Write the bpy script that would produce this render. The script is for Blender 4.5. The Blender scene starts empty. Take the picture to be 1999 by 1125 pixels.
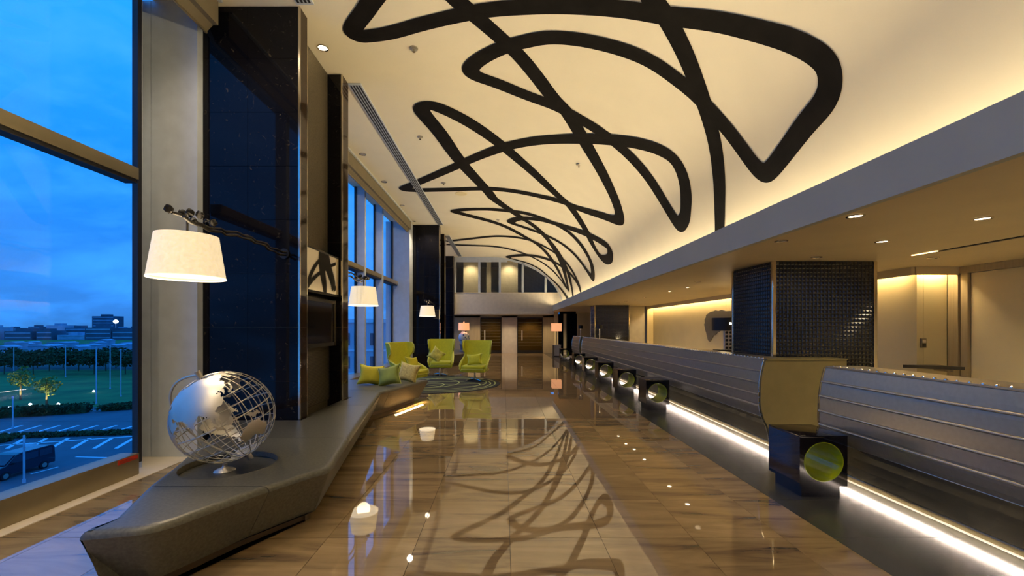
import bpy, bmesh, math, random
from mathutils import Vector, Matrix
PI = math.pi
sc = bpy.context.scene
C = sc.collection
random.seed(7)
NW = bpy.data.node_groups

# ------------------------------------------------------------ camera
cam = bpy.data.cameras.new('camera')
cam.sensor_width = 36; cam.lens = 820 / 1999 * 36
cam.shift_x = (999.5 - 983) / 1999; cam.shift_y = (640 - 562.5) / 1999
cam.clip_start = 0.05; cam.clip_end = 3000
co = bpy.data.objects.new('camera', cam); C.objects.link(co)
co.location = (0, 0, 1.5); co.rotation_euler = (PI / 2, 0, 0)
sc.camera = co
# ------------------------------------------------------------ exposure
vs = sc.view_settings
vs.view_transform = 'Standard'; vs.look = 'None'; vs.gamma = 1; vs.use_curve_mapping = False
vs.exposure = 0.25
sc.cycles.use_denoising = True
sc.cycles.max_bounces = 8; sc.cycles.diffuse_bounces = 4; sc.cycles.glossy_bounces = 4
sc.cycles.transparent_max_bounces = 12; sc.cycles.sample_clamp_indirect = 6
sc.cycles.caustics_reflective = False; sc.cycles.caustics_refractive = False

# ------------------------------------------------------------ world: blue dusk sky with soft cloud
w = bpy.data.worlds.new('dusk'); sc.world = w; w.use_nodes = True
nt = w.node_tree; nt.nodes.clear()
def nd(nt, t, **k):
    n = nt.nodes.new(t)
    for a, b in k.items():
        if a == 'ins':
            for i, v in b.items(): n.inputs[i].default_value = v
        else: setattr(n, a, b)
    return n
out = nd(nt, 'ShaderNodeOutputWorld'); bg = nd(nt, 'ShaderNodeBackground', ins={'Strength': 1.7})
tc = nd(nt, 'ShaderNodeTexCoord'); sx = nd(nt, 'ShaderNodeSeparateXYZ')
nt.links.new(tc.outputs['Generated'], sx.inputs[0])
r = nd(nt, 'ShaderNodeValToRGB')
e = r.color_ramp.elements
e[0].position = 0.0; e[0].color = (.020, .105, .30, 1)
e[1].position = 1.0; e[1].color = (.008, .17, .62, 1)
for p, c in ((.03, (.022, .135, .42, 1)), (.25, (.007, .16, .57, 1)), (.5, (.012, .23, .75, 1))):
    q = e.new(p); q.color = c
nt.links.new(sx.outputs['Z'], r.inputs[0])
mp = nd(nt, 'ShaderNodeMapping'); mp.inputs['Scale'].default_value = (2.2, 2.2, 5.5)
no = nd(nt, 'ShaderNodeTexNoise', ins={'Scale': 1.7, 'Detail': 5, 'Roughness': .55, 'Distortion': .4})
nt.links.new(tc.outputs['Generated'], mp.inputs[0]); nt.links.new(mp.outputs[0], no.inputs['Vector'])
cr = nd(nt, 'ShaderNodeValToRGB'); cr.color_ramp.elements[0].position = .45; cr.color_ramp.elements[1].position = .72
mx = nd(nt, 'ShaderNodeMix', data_type='RGBA')
nt.links.new(no.outputs['Fac'], cr.inputs[0]); nt.links.new(cr.outputs[0], mx.inputs[0])
nt.links.new(r.outputs[0], mx.inputs[6]); mx.inputs[7].default_value = (.035, .26, .80, 1)
nt.links.new(mx.outputs[2], bg.inputs[0]); nt.links.new(bg.outputs[0], out.inputs[0])

# ------------------------------------------------------------ large lights
def area(name, loc, sx_, sy_, power, col, rot=(0, 0, 0), spread=PI):
    l = bpy.data.lights.new(name, 'AREA'); l.shape = 'RECTANGLE'; l.size = sx_; l.size_y = sy_
    l.energy = power; l.color = col; l.spread = spread
    o = bpy.data.objects.new(name, l); C.objects.link(o); o.location = loc; o.rotation_euler = rot
    return o
def spot(name, loc, power, col=(1, .78, .5), size=2.0, blend=.8, rad=.04, rot=(0, 0, 0)):
    l = bpy.data.lights.new(name, 'SPOT'); l.energy = power; l.color = col; l.spot_size = size; l.spot_blend = blend
    l.shadow_soft_size = rad
    o = bpy.data.objects.new(name, l); C.objects.link(o); o.location = loc; o.rotation_euler = rot
    return o
def point(name, loc, power, col=(1, .75, .45), rad=.05):
    l = bpy.data.lights.new(name, 'POINT'); l.energy = power; l.color = col; l.shadow_soft_size = rad
    o = bpy.data.objects.new(name, l); C.objects.link(o); o.location = loc
    return o
WARM = (1, .73, .42)
# cove strip hidden behind the beam, washing up the vault
COVE = (1, .80, .49)
area('cove_and_fill_light', (3.02, 7.5, 2.55), .10, 29.6, 150, COVE, (PI, .15, 0))
area('cove_and_fill_light', (2.86, 7.5, 2.67), .10, 29.6, 400, COVE, (0, PI-.95, 0), 2.0)  # second strip added as general fill for the far side of the ceiling
# cove above the right-hand back wall
area('wall_cove_light', (6.12, 11.9, 2.36), .08, 11.0, 70, (1, .72, .36), (0, 0, 0))
area('wall_cove_light', (6.40, 6.24, 2.36), .42, .06, 6, (1, .72, .36), (0, 0, 0))

# ------------------------------------------------------------ helpers
ORG = {}
def link(name, me, mat=None, parent=None, label=None, cat=None, group=None, kind=None, world=True):
    o = bpy.data.objects.new(name, me); C.objects.link(o)
    if mat and me is not None and not me.materials: me.materials.append(mat)
    if parent:
        o.parent = parent
        if world and me is not None:
            me.transform(Matrix.Translation(-Vector(ORG.get(parent.name, (0, 0, 0)))))
        ORG[o.name] = ORG.get(parent.name, (0, 0, 0))
    if label: o['label'] = label
    if cat: o['category'] = cat
    if group: o['group'] = group
    if kind: o['kind'] = kind
    return o
def thing(name, label, cat, loc=(0, 0, 0), group=None, kind=None):
    o = bpy.data.objects.new(name, None); C.objects.link(o); o.location = loc; o.empty_display_size = .1
    ORG[o.name] = tuple(loc)
    if label: o['label'] = label
    if cat: o['category'] = cat
    if group: o['group'] = group
    if kind: o['kind'] = kind
    return o
def dup(root, loc, label, rotz=None, scale=None):
    r = root.copy(); C.objects.link(r); r.location = loc; r['label'] = label
    if rotz is not None: r.rotation_euler = (0, 0, rotz)
    if scale: r.scale = (scale,) * 3
    for ch in list(root.children):
        c = ch.copy(); C.objects.link(c); c.parent = r
        for g in list(ch.children):
            d = g.copy(); C.objects.link(d); d.parent = c
    return r
class MB:
    def __init__(s): s.bm = bmesh.new()
    def box(s, x0, x1, y0, y1, z0, z1):
        vs_ = [s.bm.verts.new(p) for p in ((x0,y0,z0),(x1,y0,z0),(x1,y1,z0),(x0,y1,z0),(x0,y0,z1),(x1,y0,z1),(x1,y1,z1),(x0,y1,z1))]
        for f in ((0,3,2,1),(4,5,6,7),(0,1,5,4),(1,2,6,5),(2,3,7,6),(3,0,4,7)): s.bm.faces.new([vs_[i] for i in f])
        return s
    def prism(s, pts, a, b, axis='z'):
        def P(p, t): return {'z': (p[0], p[1], t), 'y': (p[0], t, p[1]), 'x': (t, p[0], p[1])}[axis]
        A = [s.bm.verts.new(P(p, a)) for p in pts]; B_ = [s.bm.verts.new(P(p, b)) for p in pts]
        n = len(pts)
        s.bm.faces.new(A); s.bm.faces.new(B_[::-1])
        for i in range(n): s.bm.faces.new([A[i], B_[i], B_[(i+1) % n], A[(i+1) % n]])
        return s
    def tube(s, pts, rad, n=8, cap=True):
        pts = [Vector(p) for p in pts]; rings = []
        for i, p in enumerate(pts):
            t = (pts[min(i+1, len(pts)-1)] - pts[max(i-1, 0)]).normalized()
            a = t.cross(Vector((0, 0, 1)));
            if a.length < .05: a = t.cross(Vector((0, 1, 0)))
            a.normalize(); b = t.cross(a)
            rr = rad[i] if isinstance(rad, (list, tuple)) else rad
            rings.append([s.bm.verts.new(p + a * rr * math.cos(k*2*PI/n) + b * rr * math.sin(k*2*PI/n)) for k in range(n)])
        for i in range(len(rings)-1):
            for k in range(n): s.bm.faces.new([rings[i][k], rings[i][(k+1) % n], rings[i+1][(k+1) % n], rings[i+1][k]])
        if cap: s.bm.faces.new(rings[0][::-1]); s.bm.faces.new(rings[-1])
        return s
    def lathe(s, prof, c=(0, 0), n=32, cap=True):
        rings = []
        for r_, z in prof:
            rings.append([s.bm.verts.new((c[0] + r_*math.cos(k*2*PI/n), c[1] + r_*math.sin(k*2*PI/n), z)) for k in range(n)])
        for i in range(len(rings)-1):
            for k in range(n): s.bm.faces.new([rings[i][k], rings[i][(k+1) % n], rings[i+1][(k+1) % n], rings[i+1][k]])
        if cap:
            if prof[0][0] > 1e-4: s.bm.faces.new(rings[0][::-1])
            if prof[-1][0] > 1e-4: s.bm.faces.new(rings[-1])
        return s
    def done(s, name, mat, parent=None, smooth=None, bevel=0, **k):
        bm = s.bm
        bmesh.ops.remove_doubles(bm, verts=bm.verts, dist=1e-6)
        if bevel: bmesh.ops.bevel(bm, geom=bm.edges[:], offset=bevel, segments=2, affect='EDGES', profile=.6)
        bmesh.ops.recalc_face_normals(bm, faces=bm.faces)
        me = bpy.data.meshes.new(name); bm.to_mesh(me); bm.free()
        if smooth is not None:
            me.shade_smooth(); me.set_sharp_from_angle(angle=math.radians(smooth))
        return link(name, me, mat, parent, **k)
def box(name, x0, x1, y0, y1, z0, z1, mat, parent=None, bevel=0, **k):
    return MB().box(x0, x1, y0, y1, z0, z1).done(name, mat, parent, bevel=bevel, smooth=40 if bevel else None, **k)
def px_y(y, z): return 820 * (1.5 - z) / (y - 640)

# ------------------------------------------------------------ materials
def mat(name, col, rough=.5, metal=0, spec=.5, ior=1.5, emit=None, es=0, noise=None, bump=None, coat=0, sheen=0):
    """noise=(scale, amount, detail, (sx,sy,sz)); bump=(scale, strength, distance, (sx,sy,sz))"""
    m = bpy.data.materials.new(name); m.use_nodes = True; t = m.node_tree; p = t.nodes['Principled BSDF']
    p.inputs['Base Color'].default_value = (*col, 1); p.inputs['Roughness'].default_value = rough
    p.inputs['Metallic'].default_value = metal; p.inputs['IOR'].default_value = ior
    p.inputs['Specular IOR Level'].default_value = spec; p.inputs['Coat Weight'].default_value = coat
    p.inputs['Sheen Weight'].default_value = sheen
    if emit: p.inputs['Emission Color'].default_value = (*emit, 1); p.inputs['Emission Strength'].default_value = es
    tcn = nd(t, 'ShaderNodeTexCoord')
    if noise is None: noise = (6, .06, 3, (1, 1, 1))
    if noise:
        s_, am, de, sc3 = noise
        mp_ = nd(t, 'ShaderNodeMapping'); mp_.inputs['Scale'].default_value = sc3
        n_ = nd(t, 'ShaderNodeTexNoise', ins={'Scale': s_, 'Detail': de})
        t.links.new(tcn.outputs['Object'], mp_.inputs[0]); t.links.new(mp_.outputs[0], n_.inputs['Vector'])
        r_ = nd(t, 'ShaderNodeValToRGB')
        r_.color_ramp.elements[0].position = .3; r_.color_ramp.elements[1].position = .7
        r_.color_ramp.elements[0].color = (*[c*(1-am) for c in col], 1)
        r_.color_ramp.elements[1].color = (*[min(1, c*(1+am)) for c in col], 1)
        t.links.new(n_.outputs['Fac'], r_.inputs[0]); t.links.new(r_.outputs[0], p.inputs['Base Color'])
    if bump:
        s_, st, di, sc3 = bump
        mp_ = nd(t, 'ShaderNodeMapping'); mp_.inputs['Scale'].default_value = sc3
        n_ = nd(t, 'ShaderNodeTexNoise', ins={'Scale': s_, 'Detail': 2})
        t.links.new(tcn.outputs['Object'], mp_.inputs[0]); t.links.new(mp_.outputs[0], n_.inputs['Vector'])
        b_ = nd(t, 'ShaderNodeBump', ins={'Strength': st, 'Distance': di})
        t.links.new(n_.outputs['Fac'], b_.inputs['Height']); t.links.new(b_.outputs[0], p.inputs['Normal'])
    return m
def glass_mat(name, tint=(.93, .96, 1), refl=1.0, ior=1.45):
    m = bpy.data.materials.new(name); m.use_nodes = True; t = m.node_tree; t.nodes.clear()
    o = nd(t, 'ShaderNodeOutputMaterial'); a = nd(t, 'ShaderNodeBsdfTransparent'); a.inputs[0].default_value = (*tint, 1)
    g = nd(t, 'ShaderNodeBsdfGlossy', ins={'Roughness': 0.0}); x = nd(t, 'ShaderNodeMixShader')
    ge = nd(t, 'ShaderNodeNewGeometry'); dt = nd(t, 'ShaderNodeVectorMath', operation='DOT_PRODUCT')
    t.links.new(ge.outputs['Normal'], dt.inputs[0]); t.links.new(ge.outputs['Incoming'], dt.inputs[1])
    ab = nd(t, 'ShaderNodeMath', operation='ABSOLUTE'); om = nd(t, 'ShaderNodeMath', operation='SUBTRACT', ins={0: 1.0})
    pw = nd(t, 'ShaderNodeMath', operation='POWER', ins={1: 5.0}); k = nd(t, 'ShaderNodeMath', operation='MULTIPLY_ADD', ins={1: .96*refl, 2: .035*refl})
    t.links.new(dt.outputs['Value'], ab.inputs[0]); t.links.new(ab.outputs[0], om.inputs[1]); t.links.new(om.outputs[0], pw.inputs[0])
    t.links.new(pw.outputs[0], k.inputs[0]); t.links.new(k.outputs[0], x.inputs[0])
    t.links.new(a.outputs[0], x.inputs[1]); t.links.new(g.outputs[0], x.inputs[2]); t.links.new(x.outputs[0], o.inputs[0])
    return m
def marble_floor():
    m = mat('floor_marble', (.3, .2, .1), .02, ior=2.15, coat=.2, noise=False); t = m.node_tree; p = t.nodes['Principled BSDF']
    g = nd(t, 'ShaderNodeNewGeometry'); oi = nd(t, 'ShaderNodeObjectInfo')
    cx = nd(t, 'ShaderNodeCombineXYZ'); mu = nd(t, 'ShaderNodeMath', operation='MULTIPLY', ins={1: 37.0})
    mu2 = nd(t, 'ShaderNodeMath', operation='MULTIPLY', ins={1: .9})
    t.links.new(oi.outputs['Random'], mu.inputs[0]); t.links.new(oi.outputs['Random'], mu2.inputs[0])
    t.links.new(mu.outputs[0], cx.inputs[0]); t.links.new(mu2.outputs[0], cx.inputs[2])
    ad = nd(t, 'ShaderNodeVectorMath', operation='ADD'); t.links.new(g.outputs['Position'], ad.inputs[0]); t.links.new(cx.outputs[0], ad.inputs[1])
    mp_ = nd(t, 'ShaderNodeMapping'); mp_.inputs['Scale'].default_value = (.55, 3.4, 1); mp_.inputs['Rotation'].default_value = (0, 0, .12)
    t.links.new(ad.outputs[0], mp_.inputs[0])
    n1 = nd(t, 'ShaderNodeTexNoise', ins={'Scale': 1.5, 'Detail': 7, 'Roughness': .58, 'Distortion': .9})
    t.links.new(mp_.outputs[0], n1.inputs['Vector'])
    r_ = nd(t, 'ShaderNodeValToRGB'); el = r_.color_ramp.elements
    el[0].position = .28; el[0].color = (.09, .065, .038, 1); el[1].position = .75; el[1].color = (.43, .31, .155, 1)
    for q, c in ((.37, (.20, .135, .07, 1)), (.46, (.29, .20, .095, 1)), (.6, (.36, .25, .12, 1))):
        z = el.new(q); z.color = c
    t.links.new(n1.outputs['Fac'], r_.inputs[0])
    hs = nd(t, 'ShaderNodeHueSaturation'); mr = nd(t, 'ShaderNodeMapRange', ins={'To Min': .88, 'To Max': 1.14})
    t.links.new(oi.outputs['Random'], mr.inputs[0]); t.links.new(mr.outputs[0], hs.inputs['Value'])
    t.links.new(r_.outputs[0], hs.inputs['Color']); t.links.new(hs.outputs[0], p.inputs['Base Color'])
    return m
def black_marble(name, base=(.004, .0042, .007), vein=(.16, .13, .08), rough=.04):
    m = mat(name, base, rough, ior=1.45, spec=.22, noise=False); t = m.node_tree; p = t.nodes['Principled BSDF']
    tcn = nd(t, 'ShaderNodeTexCoord')
    n1 = nd(t, 'ShaderNodeTexNoise', ins={'Scale': 7.0, 'Detail': 10, 'Roughness': .78, 'Distortion': 2.6})
    t.links.new(tcn.outputs['Object'], n1.inputs['Vector'])
    r_ = nd(t, 'ShaderNodeValToRGB'); el = r_.color_ramp.elements
    el[0].position = .60; el[0].color = (*base, 1); el[1].position = .74; el[1].color = (*vein, 1)
    t.links.new(n1.outputs['Fac'], r_.inputs[0]); t.links.new(r_.outputs[0], p.inputs['Base Color'])
    return m
M = {}
M['marble'] = marble_floor()
M['pale_grout'] = mat('pale_grout', (.30, .29, .24), .6)
M['grout'] = mat('grout', (.05, .04, .03), .7)
M['dark_tile'] = mat('dark_tile', (.042, .042, .034), .23, ior=1.6, noise=(3, .15, 5, (1, 1, 1)))
M['ceiling'] = mat('ceiling_plaster', (.80, .73, .56), .85, noise=(2, .02, 2, (1, 1, 1)))
M['ribbon'] = mat('ribbon_paint', (.006, .005, .0045), .7, spec=.15, noise=(5, .5, 6, (1, 1, 1)))
M['low_ceiling'] = mat('low_ceiling_paint', (.70, .58, .36), .55, noise=(2, .03, 2, (1, 1, 1)))
M['fascia'] = mat('beam_paint', (.45, .475, .44), .6, noise=(2, .03, 2, (1, 1, 1)))
M['white_panel'] = mat('white_panel', (.50, .545, .60), .5)
M['pelmet'] = mat('pelmet_fabric', (.17, .14, .085), .7)
M['sill'] = mat('white_stone', (.80, .70, .55), .3)
M['alu'] = mat('bronze_aluminium', (.30, .25, .15), .38, metal=.6)
M['gasket'] = mat('black_gasket', (.006, .006, .01), .5)
M['glass'] = glass_mat('window_glass', (.95, .97, 1.0), .55)
M['pil'] = black_marble('black_marble')
M['brown_marble'] = black_marble('brown_marble', (.035, .022, .013), (.2, .15, .09), .06)
M['chrome'] = mat('chrome', (.72, .66, .54), .12, metal=1)
M['blackmetal'] = mat('black_metal', (.006, .005, .004), .5, metal=.1)
M['bead'] = mat('beaded_fabric', (.11, .09, .055), .42, metal=.4, noise=(60, .35, 2, (1, 1, 1)), bump=(140, .9, .01, (1, 1, 1)))
M['bench'] = mat('bench_leather', (.098, .096, .076), .38, metal=.35, noise=(55, .22, 3, (1, 1, 1)), bump=(90, .12, .004, (1, 1, 1)))
M['bench_base'] = mat('bench_plinth', (.14, .10, .055), .35, metal=.5)
M['silver'] = mat('silver', (.58, .55, .48), .42, metal=1)
M['wire'] = mat('silver_wire', (.55, .52, .44), .32, metal=1)
M['lime'] = mat('lime_fabric', (.50, .50, .010), .75, sheen=.2, noise=(25, .08, 4, (1, 1, 1)), bump=(200, .2, .003, (1, 1, 1)))
M['lime_pipe'] = mat('lime_piping', (.60, .62, .14), .6)
M['lime_gloss'] = mat('lime_lacquer', (.42, .50, .010), .12, ior=1.5)
M['lacquer'] = mat('black_lacquer', (.004, .003, .005), .07, ior=1.6)
M['counter'] = mat('counter_leather', (.33, .30, .235), .30, metal=.6, noise=(30, .05, 3, (1, 1, 1)))
M['counter_low'] = mat('counter_lower_metal', (.32, .29, .22), .13, metal=.85, noise=(40, .15, 3, (1, .1, 1)))
M['counter_end'] = mat('counter_end_panel', (.22, .185, .085), .42, metal=.3)
M['counter_top'] = mat('counter_top', (.03, .026, .018), .15)
M['stud'] = mat('chrome_stud', (.9, .86, .78), .25, metal=1)
M['mosaic'] = mat('black_glass_mosaic', (.016, .014, .010), .16, ior=1.6)
M['cream'] = mat('cream_wall', (.74, .63, .36), .6, noise=(2, .03, 3, (1, 1, 1)))
M['taupe'] = mat('taupe_wall', (.42, .34, .20), .5, noise=(12, .08, 3, (3, 3, .15)))
M['mezz'] = mat('mezzanine_paint', (.60, .55, .46), .6)
M['dark'] = mat('dark_interior', (.045, .038, .025), .4)
M['shade'] = mat('lamp_linen', (.75, .66, .48), .8, emit=(1, .79, .48), es=.58, noise=(45, .09, 3, (1, 1, 3)))
_t = M['shade'].node_tree; _n = nd(_t, 'ShaderNodeTexNoise', ins={'Scale': 55, 'Detail': 4}); _m = nd(_t, 'ShaderNodeMapRange', ins={'From Min': .3, 'From Max': .7, 'To Min': .50, 'To Max': .74})
_c = nd(_t, 'ShaderNodeTexCoord'); _t.links.new(_c.outputs['Object'], _n.inputs['Vector']); _t.links.new(_n.outputs['Fac'], _m.inputs[0]); _t.links.new(_m.outputs[0], _t.nodes['Principled BSDF'].inputs['Emission Strength'])
M['shade_in'] = mat('lamp_lining', (.9, .85, .75), .8, emit=(1, .82, .55), es=1.6)
M['shade_pink'] = mat('lamp_silk', (.8, .5, .35), .8, emit=(1, .42, .18), es=.75)
M['bulb'] = mat('bulb', (1, .9, .7), .5, emit=(1, .80, .50), es=12)
M['led'] = mat('led_strip', (1, .9, .8), .5, emit=(1, .78, .60), es=4)
M['led_gold'] = mat('led_gold', (1, .8, .5), .5, emit=(1, .58, .22), es=4)
# ============================================================ FLOOR
floor = thing('floor', None, None, kind='structure')
box('floor_bed', -3.60, 7.2, -8, 25, -.12, -.012, M['grout'], floor)
box('dark_floor_bed', 2.352, 3.36, -8, 25, -.012, -.0015, M['pale_grout'], floor)
TW, TD, G = .65, .658, .0016
cols = [.045 + TW*k for k in range(-6, 4)] + [2.35]
rows = [2.996 + TD*k for k in range(-17, 34)]
base_tile = {}
far_m = MB(); far_d = MB(); work_f = MB(); nt_ = 0
def tile_piece(x0, x1, y0, y1, m, name='tile'):
    key = (round(x1-x0, 3), round(y1-y0, 3), m.name)
    if key not in base_tile:
        hw, hd = (x1-x0)/2 - G, (y1-y0)/2 - G
        b = MB().box(-hw, hw, -hd, hd, -.012, 0).bm
        me = bpy.data.meshes.new(name); bm = b; bmesh.ops.recalc_face_normals(bm, faces=bm.faces); bm.to_mesh(me); bm.free(); me.materials.append(m)
        base_tile[key] = me
    o = bpy.data.objects.new(name, base_tile[key]); C.objects.link(o); o.parent = floor
    o.location = ((x0+x1)/2, (y0+y1)/2, 0)
for j in range(len(rows)-1):
    y0, y1 = rows[j], rows[j+1]
    for i in range(len(cols)-1):
        x0, x1 = max(cols[i], -3.60), cols[i+1]
        if 1.6 < y0 < 13.5: tile_piece(x0, x1, y0, y1, M['marble'])
        else: far_m.box(x0+G, x1-G, y0+G, y1-G, -.012, 0)
    if 1.6 < y0 < 13.5: tile_piece(2.35, 3.36, y0, y1, M['dark_tile'], 'dark_tile')
    else: far_d.box(2.35+G, 3.36, y0+G, y1-G, -.012, 0)
    work_f.box(3.363, 7.0, y0+G, y1-G, -.012, 0)
far_m.done('distant_tiles', M['marble'], floor, kind='stuff')
far_d.done('distant_dark_tiles', M['dark_tile'], floor, kind='stuff')
work_f.done('staff_side_tiles', M['mezz'], floor, kind='stuff')

# ============================================================ CEILING (vault) + mural
ZC, X0, EA, ZB, EB = 5.29, -.8, 3.97, 2.6, 2.69
NT = 400
_T = [PI/2*i/NT for i in range(NT+1)]
_E = [(X0+EA*math.sin(t), ZB+EB*math.cos(t)) for t in _T]
_S = [0]
for i in range(NT): _S.append(_S[-1] + math.dist(_E[i], _E[i+1]))
def vault(s, d=0):
    if s <= 0: return (X0+s, ZC-d)
    s = min(s, _S[-1]-1e-4)
    lo = min(range(0), default=None) if False else None
    a, b = 0, NT
    while b-a > 1:
        c = (a+b)//2
        if _S[c] <= s: a = c
        else: b = c
    f = (s-_S[a])/(_S[b]-_S[a]); x = _E[a][0]+(_E[b][0]-_E[a][0])*f; z = _E[a][1]+(_E[b][1]-_E[a][1])*f
    nx, nz = (x-X0)/EA**2, (z-ZB)/EB**2; l = math.hypot(nx, nz)
    return (x-nx/l*d, z-nz/l*d)
inner = [(-4.05, ZC)] + [vault(_S[-1]*i/72) for i in range(73)]
outer = [(x + (.12 if i > 0 else 0), z+.15) for i, (x, z) in enumerate(inner)]
b = MB(); bm = b.bm
ring = [[bm.verts.new((x, y, z)) for x, z in inner + outer[::-1]] for y in (-8, 22.5)]
n = len(ring[0])
for i in range(n): bm.faces.new([ring[0][i], ring[0][(i+1) % n], ring[1][(i+1) % n], ring[1][i]])
b.done('ceiling', M['ceiling'], smooth=30, kind='structure')

RIB = {'a':[(-0.64,4.77),(-0.72,4.86),(-0.88,5.05),(-1.06,5.25),(-1.13,5.37),(-1.08,5.45),(-0.96,5.45),(-0.65,5.39),(-0.24,5.24),(0.2,5.1),(0.58,4.97),(0.96,4.86),(1.37,4.73),(1.76,4.6),(2.15,4.46),(2.59,4.3),(3.01,4.07),(3.32,3.91),(3.65,3.73),(3.89,3.63),(4.05,3.61),(4.19,3.68),(4.29,3.82),(4.36,4.09),(4.46,4.4),(4.56,4.71),(4.57,4.86),(4.47,4.96),(4.24,5.02),(3.88,5.04),(3.5,5.03),(3.29,5.01),(3.01,5.0),(2.66,4.98),(2.35,5.01),(1.97,5.08),(1.7,5.14),(1.43,5.22),(1.24,5.31),(1.11,5.39),(0.84,5.56),(0.61,5.75),(0.41,5.96),(0.32,6.13),(0.38,6.28),(0.68,6.42),(1.18,6.63),(1.66,6.72),(2.01,6.82),(2.41,6.92),(2.86,7.03),(3.5,7.21),(4.04,7.36),(4.41,7.35),(4.58,7.24),(4.53,6.99),(4.36,6.78),(4.16,6.56),(3.89,6.36),(3.62,6.31),(3.3,6.48),(2.92,6.8),(2.48,7.21),(1.99,7.65),(1.57,7.99),(1.07,8.43),(0.64,8.85),(-0.1,9.62),(-0.97,10.5),(-1.63,11.14),(-1.9,11.43),(-1.72,11.55),(-0.84,11.51),(0.02,11.43),(0.87,11.35),(1.74,11.21),(2.42,10.91),(2.93,10.71),(3.51,10.04),(3.75,9.7),(3.76,9.4),(3.49,9.0),(3.09,8.51),(2.47,7.7),(2.05,7.07),(1.84,6.76),(1.57,6.49),(1.23,5.99),(0.98,5.65),(0.7,5.34),(0.45,5.06),(0.27,4.85),(0.21,4.76)],'b':[(2.32,4.17),(2.38,4.21),(2.58,4.33),(2.91,4.58),(3.18,4.8),(3.53,5.08),(3.9,5.36),(4.27,5.66),(4.63,5.93),(4.92,6.08),(5.14,6.15)],'c':[(4.59,19.65),(4.18,19.07),(3.56,17.63),(2.95,16.23),(2.44,15.21),(1.91,14.38),(1.38,13.76),(0.87,12.95),(0.49,12.17),(0.4,11.73),(-0.16,9.68),(-0.42,8.22),(-0.58,7.56),(-0.62,7.28),(-0.53,7.16),(-0.34,7.19),(0.09,7.63),(0.65,8.41),(1.1,9.11),(1.81,10.12),(2.25,10.63),(2.6,10.9),(3.0,11.41),(3.48,12.0),(3.78,12.37),(4.13,12.5),(4.35,12.27),(4.41,11.77),(4.31,11.48),(4.13,11.33),(3.85,11.63),(3.49,12.04),(2.97,12.65),(2.41,13.1),(1.95,13.38),(1.57,13.7),(1.27,14.05),(1.07,14.55),(1.17,14.83),(1.74,14.98),(2.27,14.95),(2.87,14.81),(3.41,14.8),(4.04,14.82),(4.45,14.69),(4.64,14.43),(4.5,14.1),(4.23,13.76),(3.95,13.56),(3.53,13.31),(3.04,13.09),(2.57,13.07),(2.01,13.11),(1.43,13.17),(0.87,13.34),(0.11,13.39),(-0.46,13.45),(-0.8,13.63),(-0.51,14.0),(0.05,14.59),(0.88,15.42),(1.57,16.29),(2.39,17.04),(3.11,18.23),(3.83,19.46),(4.33,19.89),(4.59,19.65)],'d':[(-1.71,18.39),(-0.62,17.86),(0.4,17.3),(1.12,16.97),(1.85,16.65),(2.47,16.66),(3.06,16.65),(3.64,16.71),(4.29,16.96),(4.71,16.97),(4.84,17.04),(4.7,17.07),(4.44,17.23),(3.85,17.64),(3.18,18.27),(2.59,18.99),(1.94,20.0),(1.46,20.98),(1.02,21.99),(1.55,22.25),(2.55,21.95),(3.47,22.21),(4.34,21.55),(4.95,20.6),(5.2,20.14)],'e':[(-1.8,19.07),(-0.73,19.3),(0.35,19.49),(1.17,19.68),(2.06,19.88),(3.04,20.02),(3.82,20.13),(4.48,20.0)],'g':[(2.44,15.21),(2.97,16.06),(3.52,16.98),(4.14,18.04),(4.65,18.75),(5.26,19.11)]}
RIB['a'] = [(1.2, 2.5), (.55, 3.35), (-.1, 4.15)] + RIB['a'] + [(-.25, 4.15), (-.7, 3.3), (-1.1, 2.4)]
RIB['b'] = [(.7, 2.2), (1.4, 3.0), (1.95, 3.7)] + RIB['b']
mural = thing('ceiling_mural', 'sweeping black looping lines painted along the curved cream vault', 'mural', (0, 0, 0))
def catmull(P, n=8):
    o = []
    Q = [(2*P[0][0]-P[1][0], 2*P[0][1]-P[1][1])] + P + [(2*P[-1][0]-P[-2][0], 2*P[-1][1]-P[-2][1])]
    for i in range(1, len(Q)-2):
        p0, p1, p2, p3 = Q[i-1:i+3]
        for k in range(n):
            t = k/n
            o.append(tuple(.5*((2*p1[c]) + (-p0[c]+p2[c])*t + (2*p0[c]-5*p1[c]+4*p2[c]-p3[c])*t*t + (-p0[c]+3*p1[c]-3*p2[c]+p3[c])*t**3) for c in (0, 1)))
    o.append(P[-1]); return o
def ribw(y): return .23 if y < 5.3 else (.23 + (y-5.3)/2.2*.07 if y < 7.5 else .30)
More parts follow.
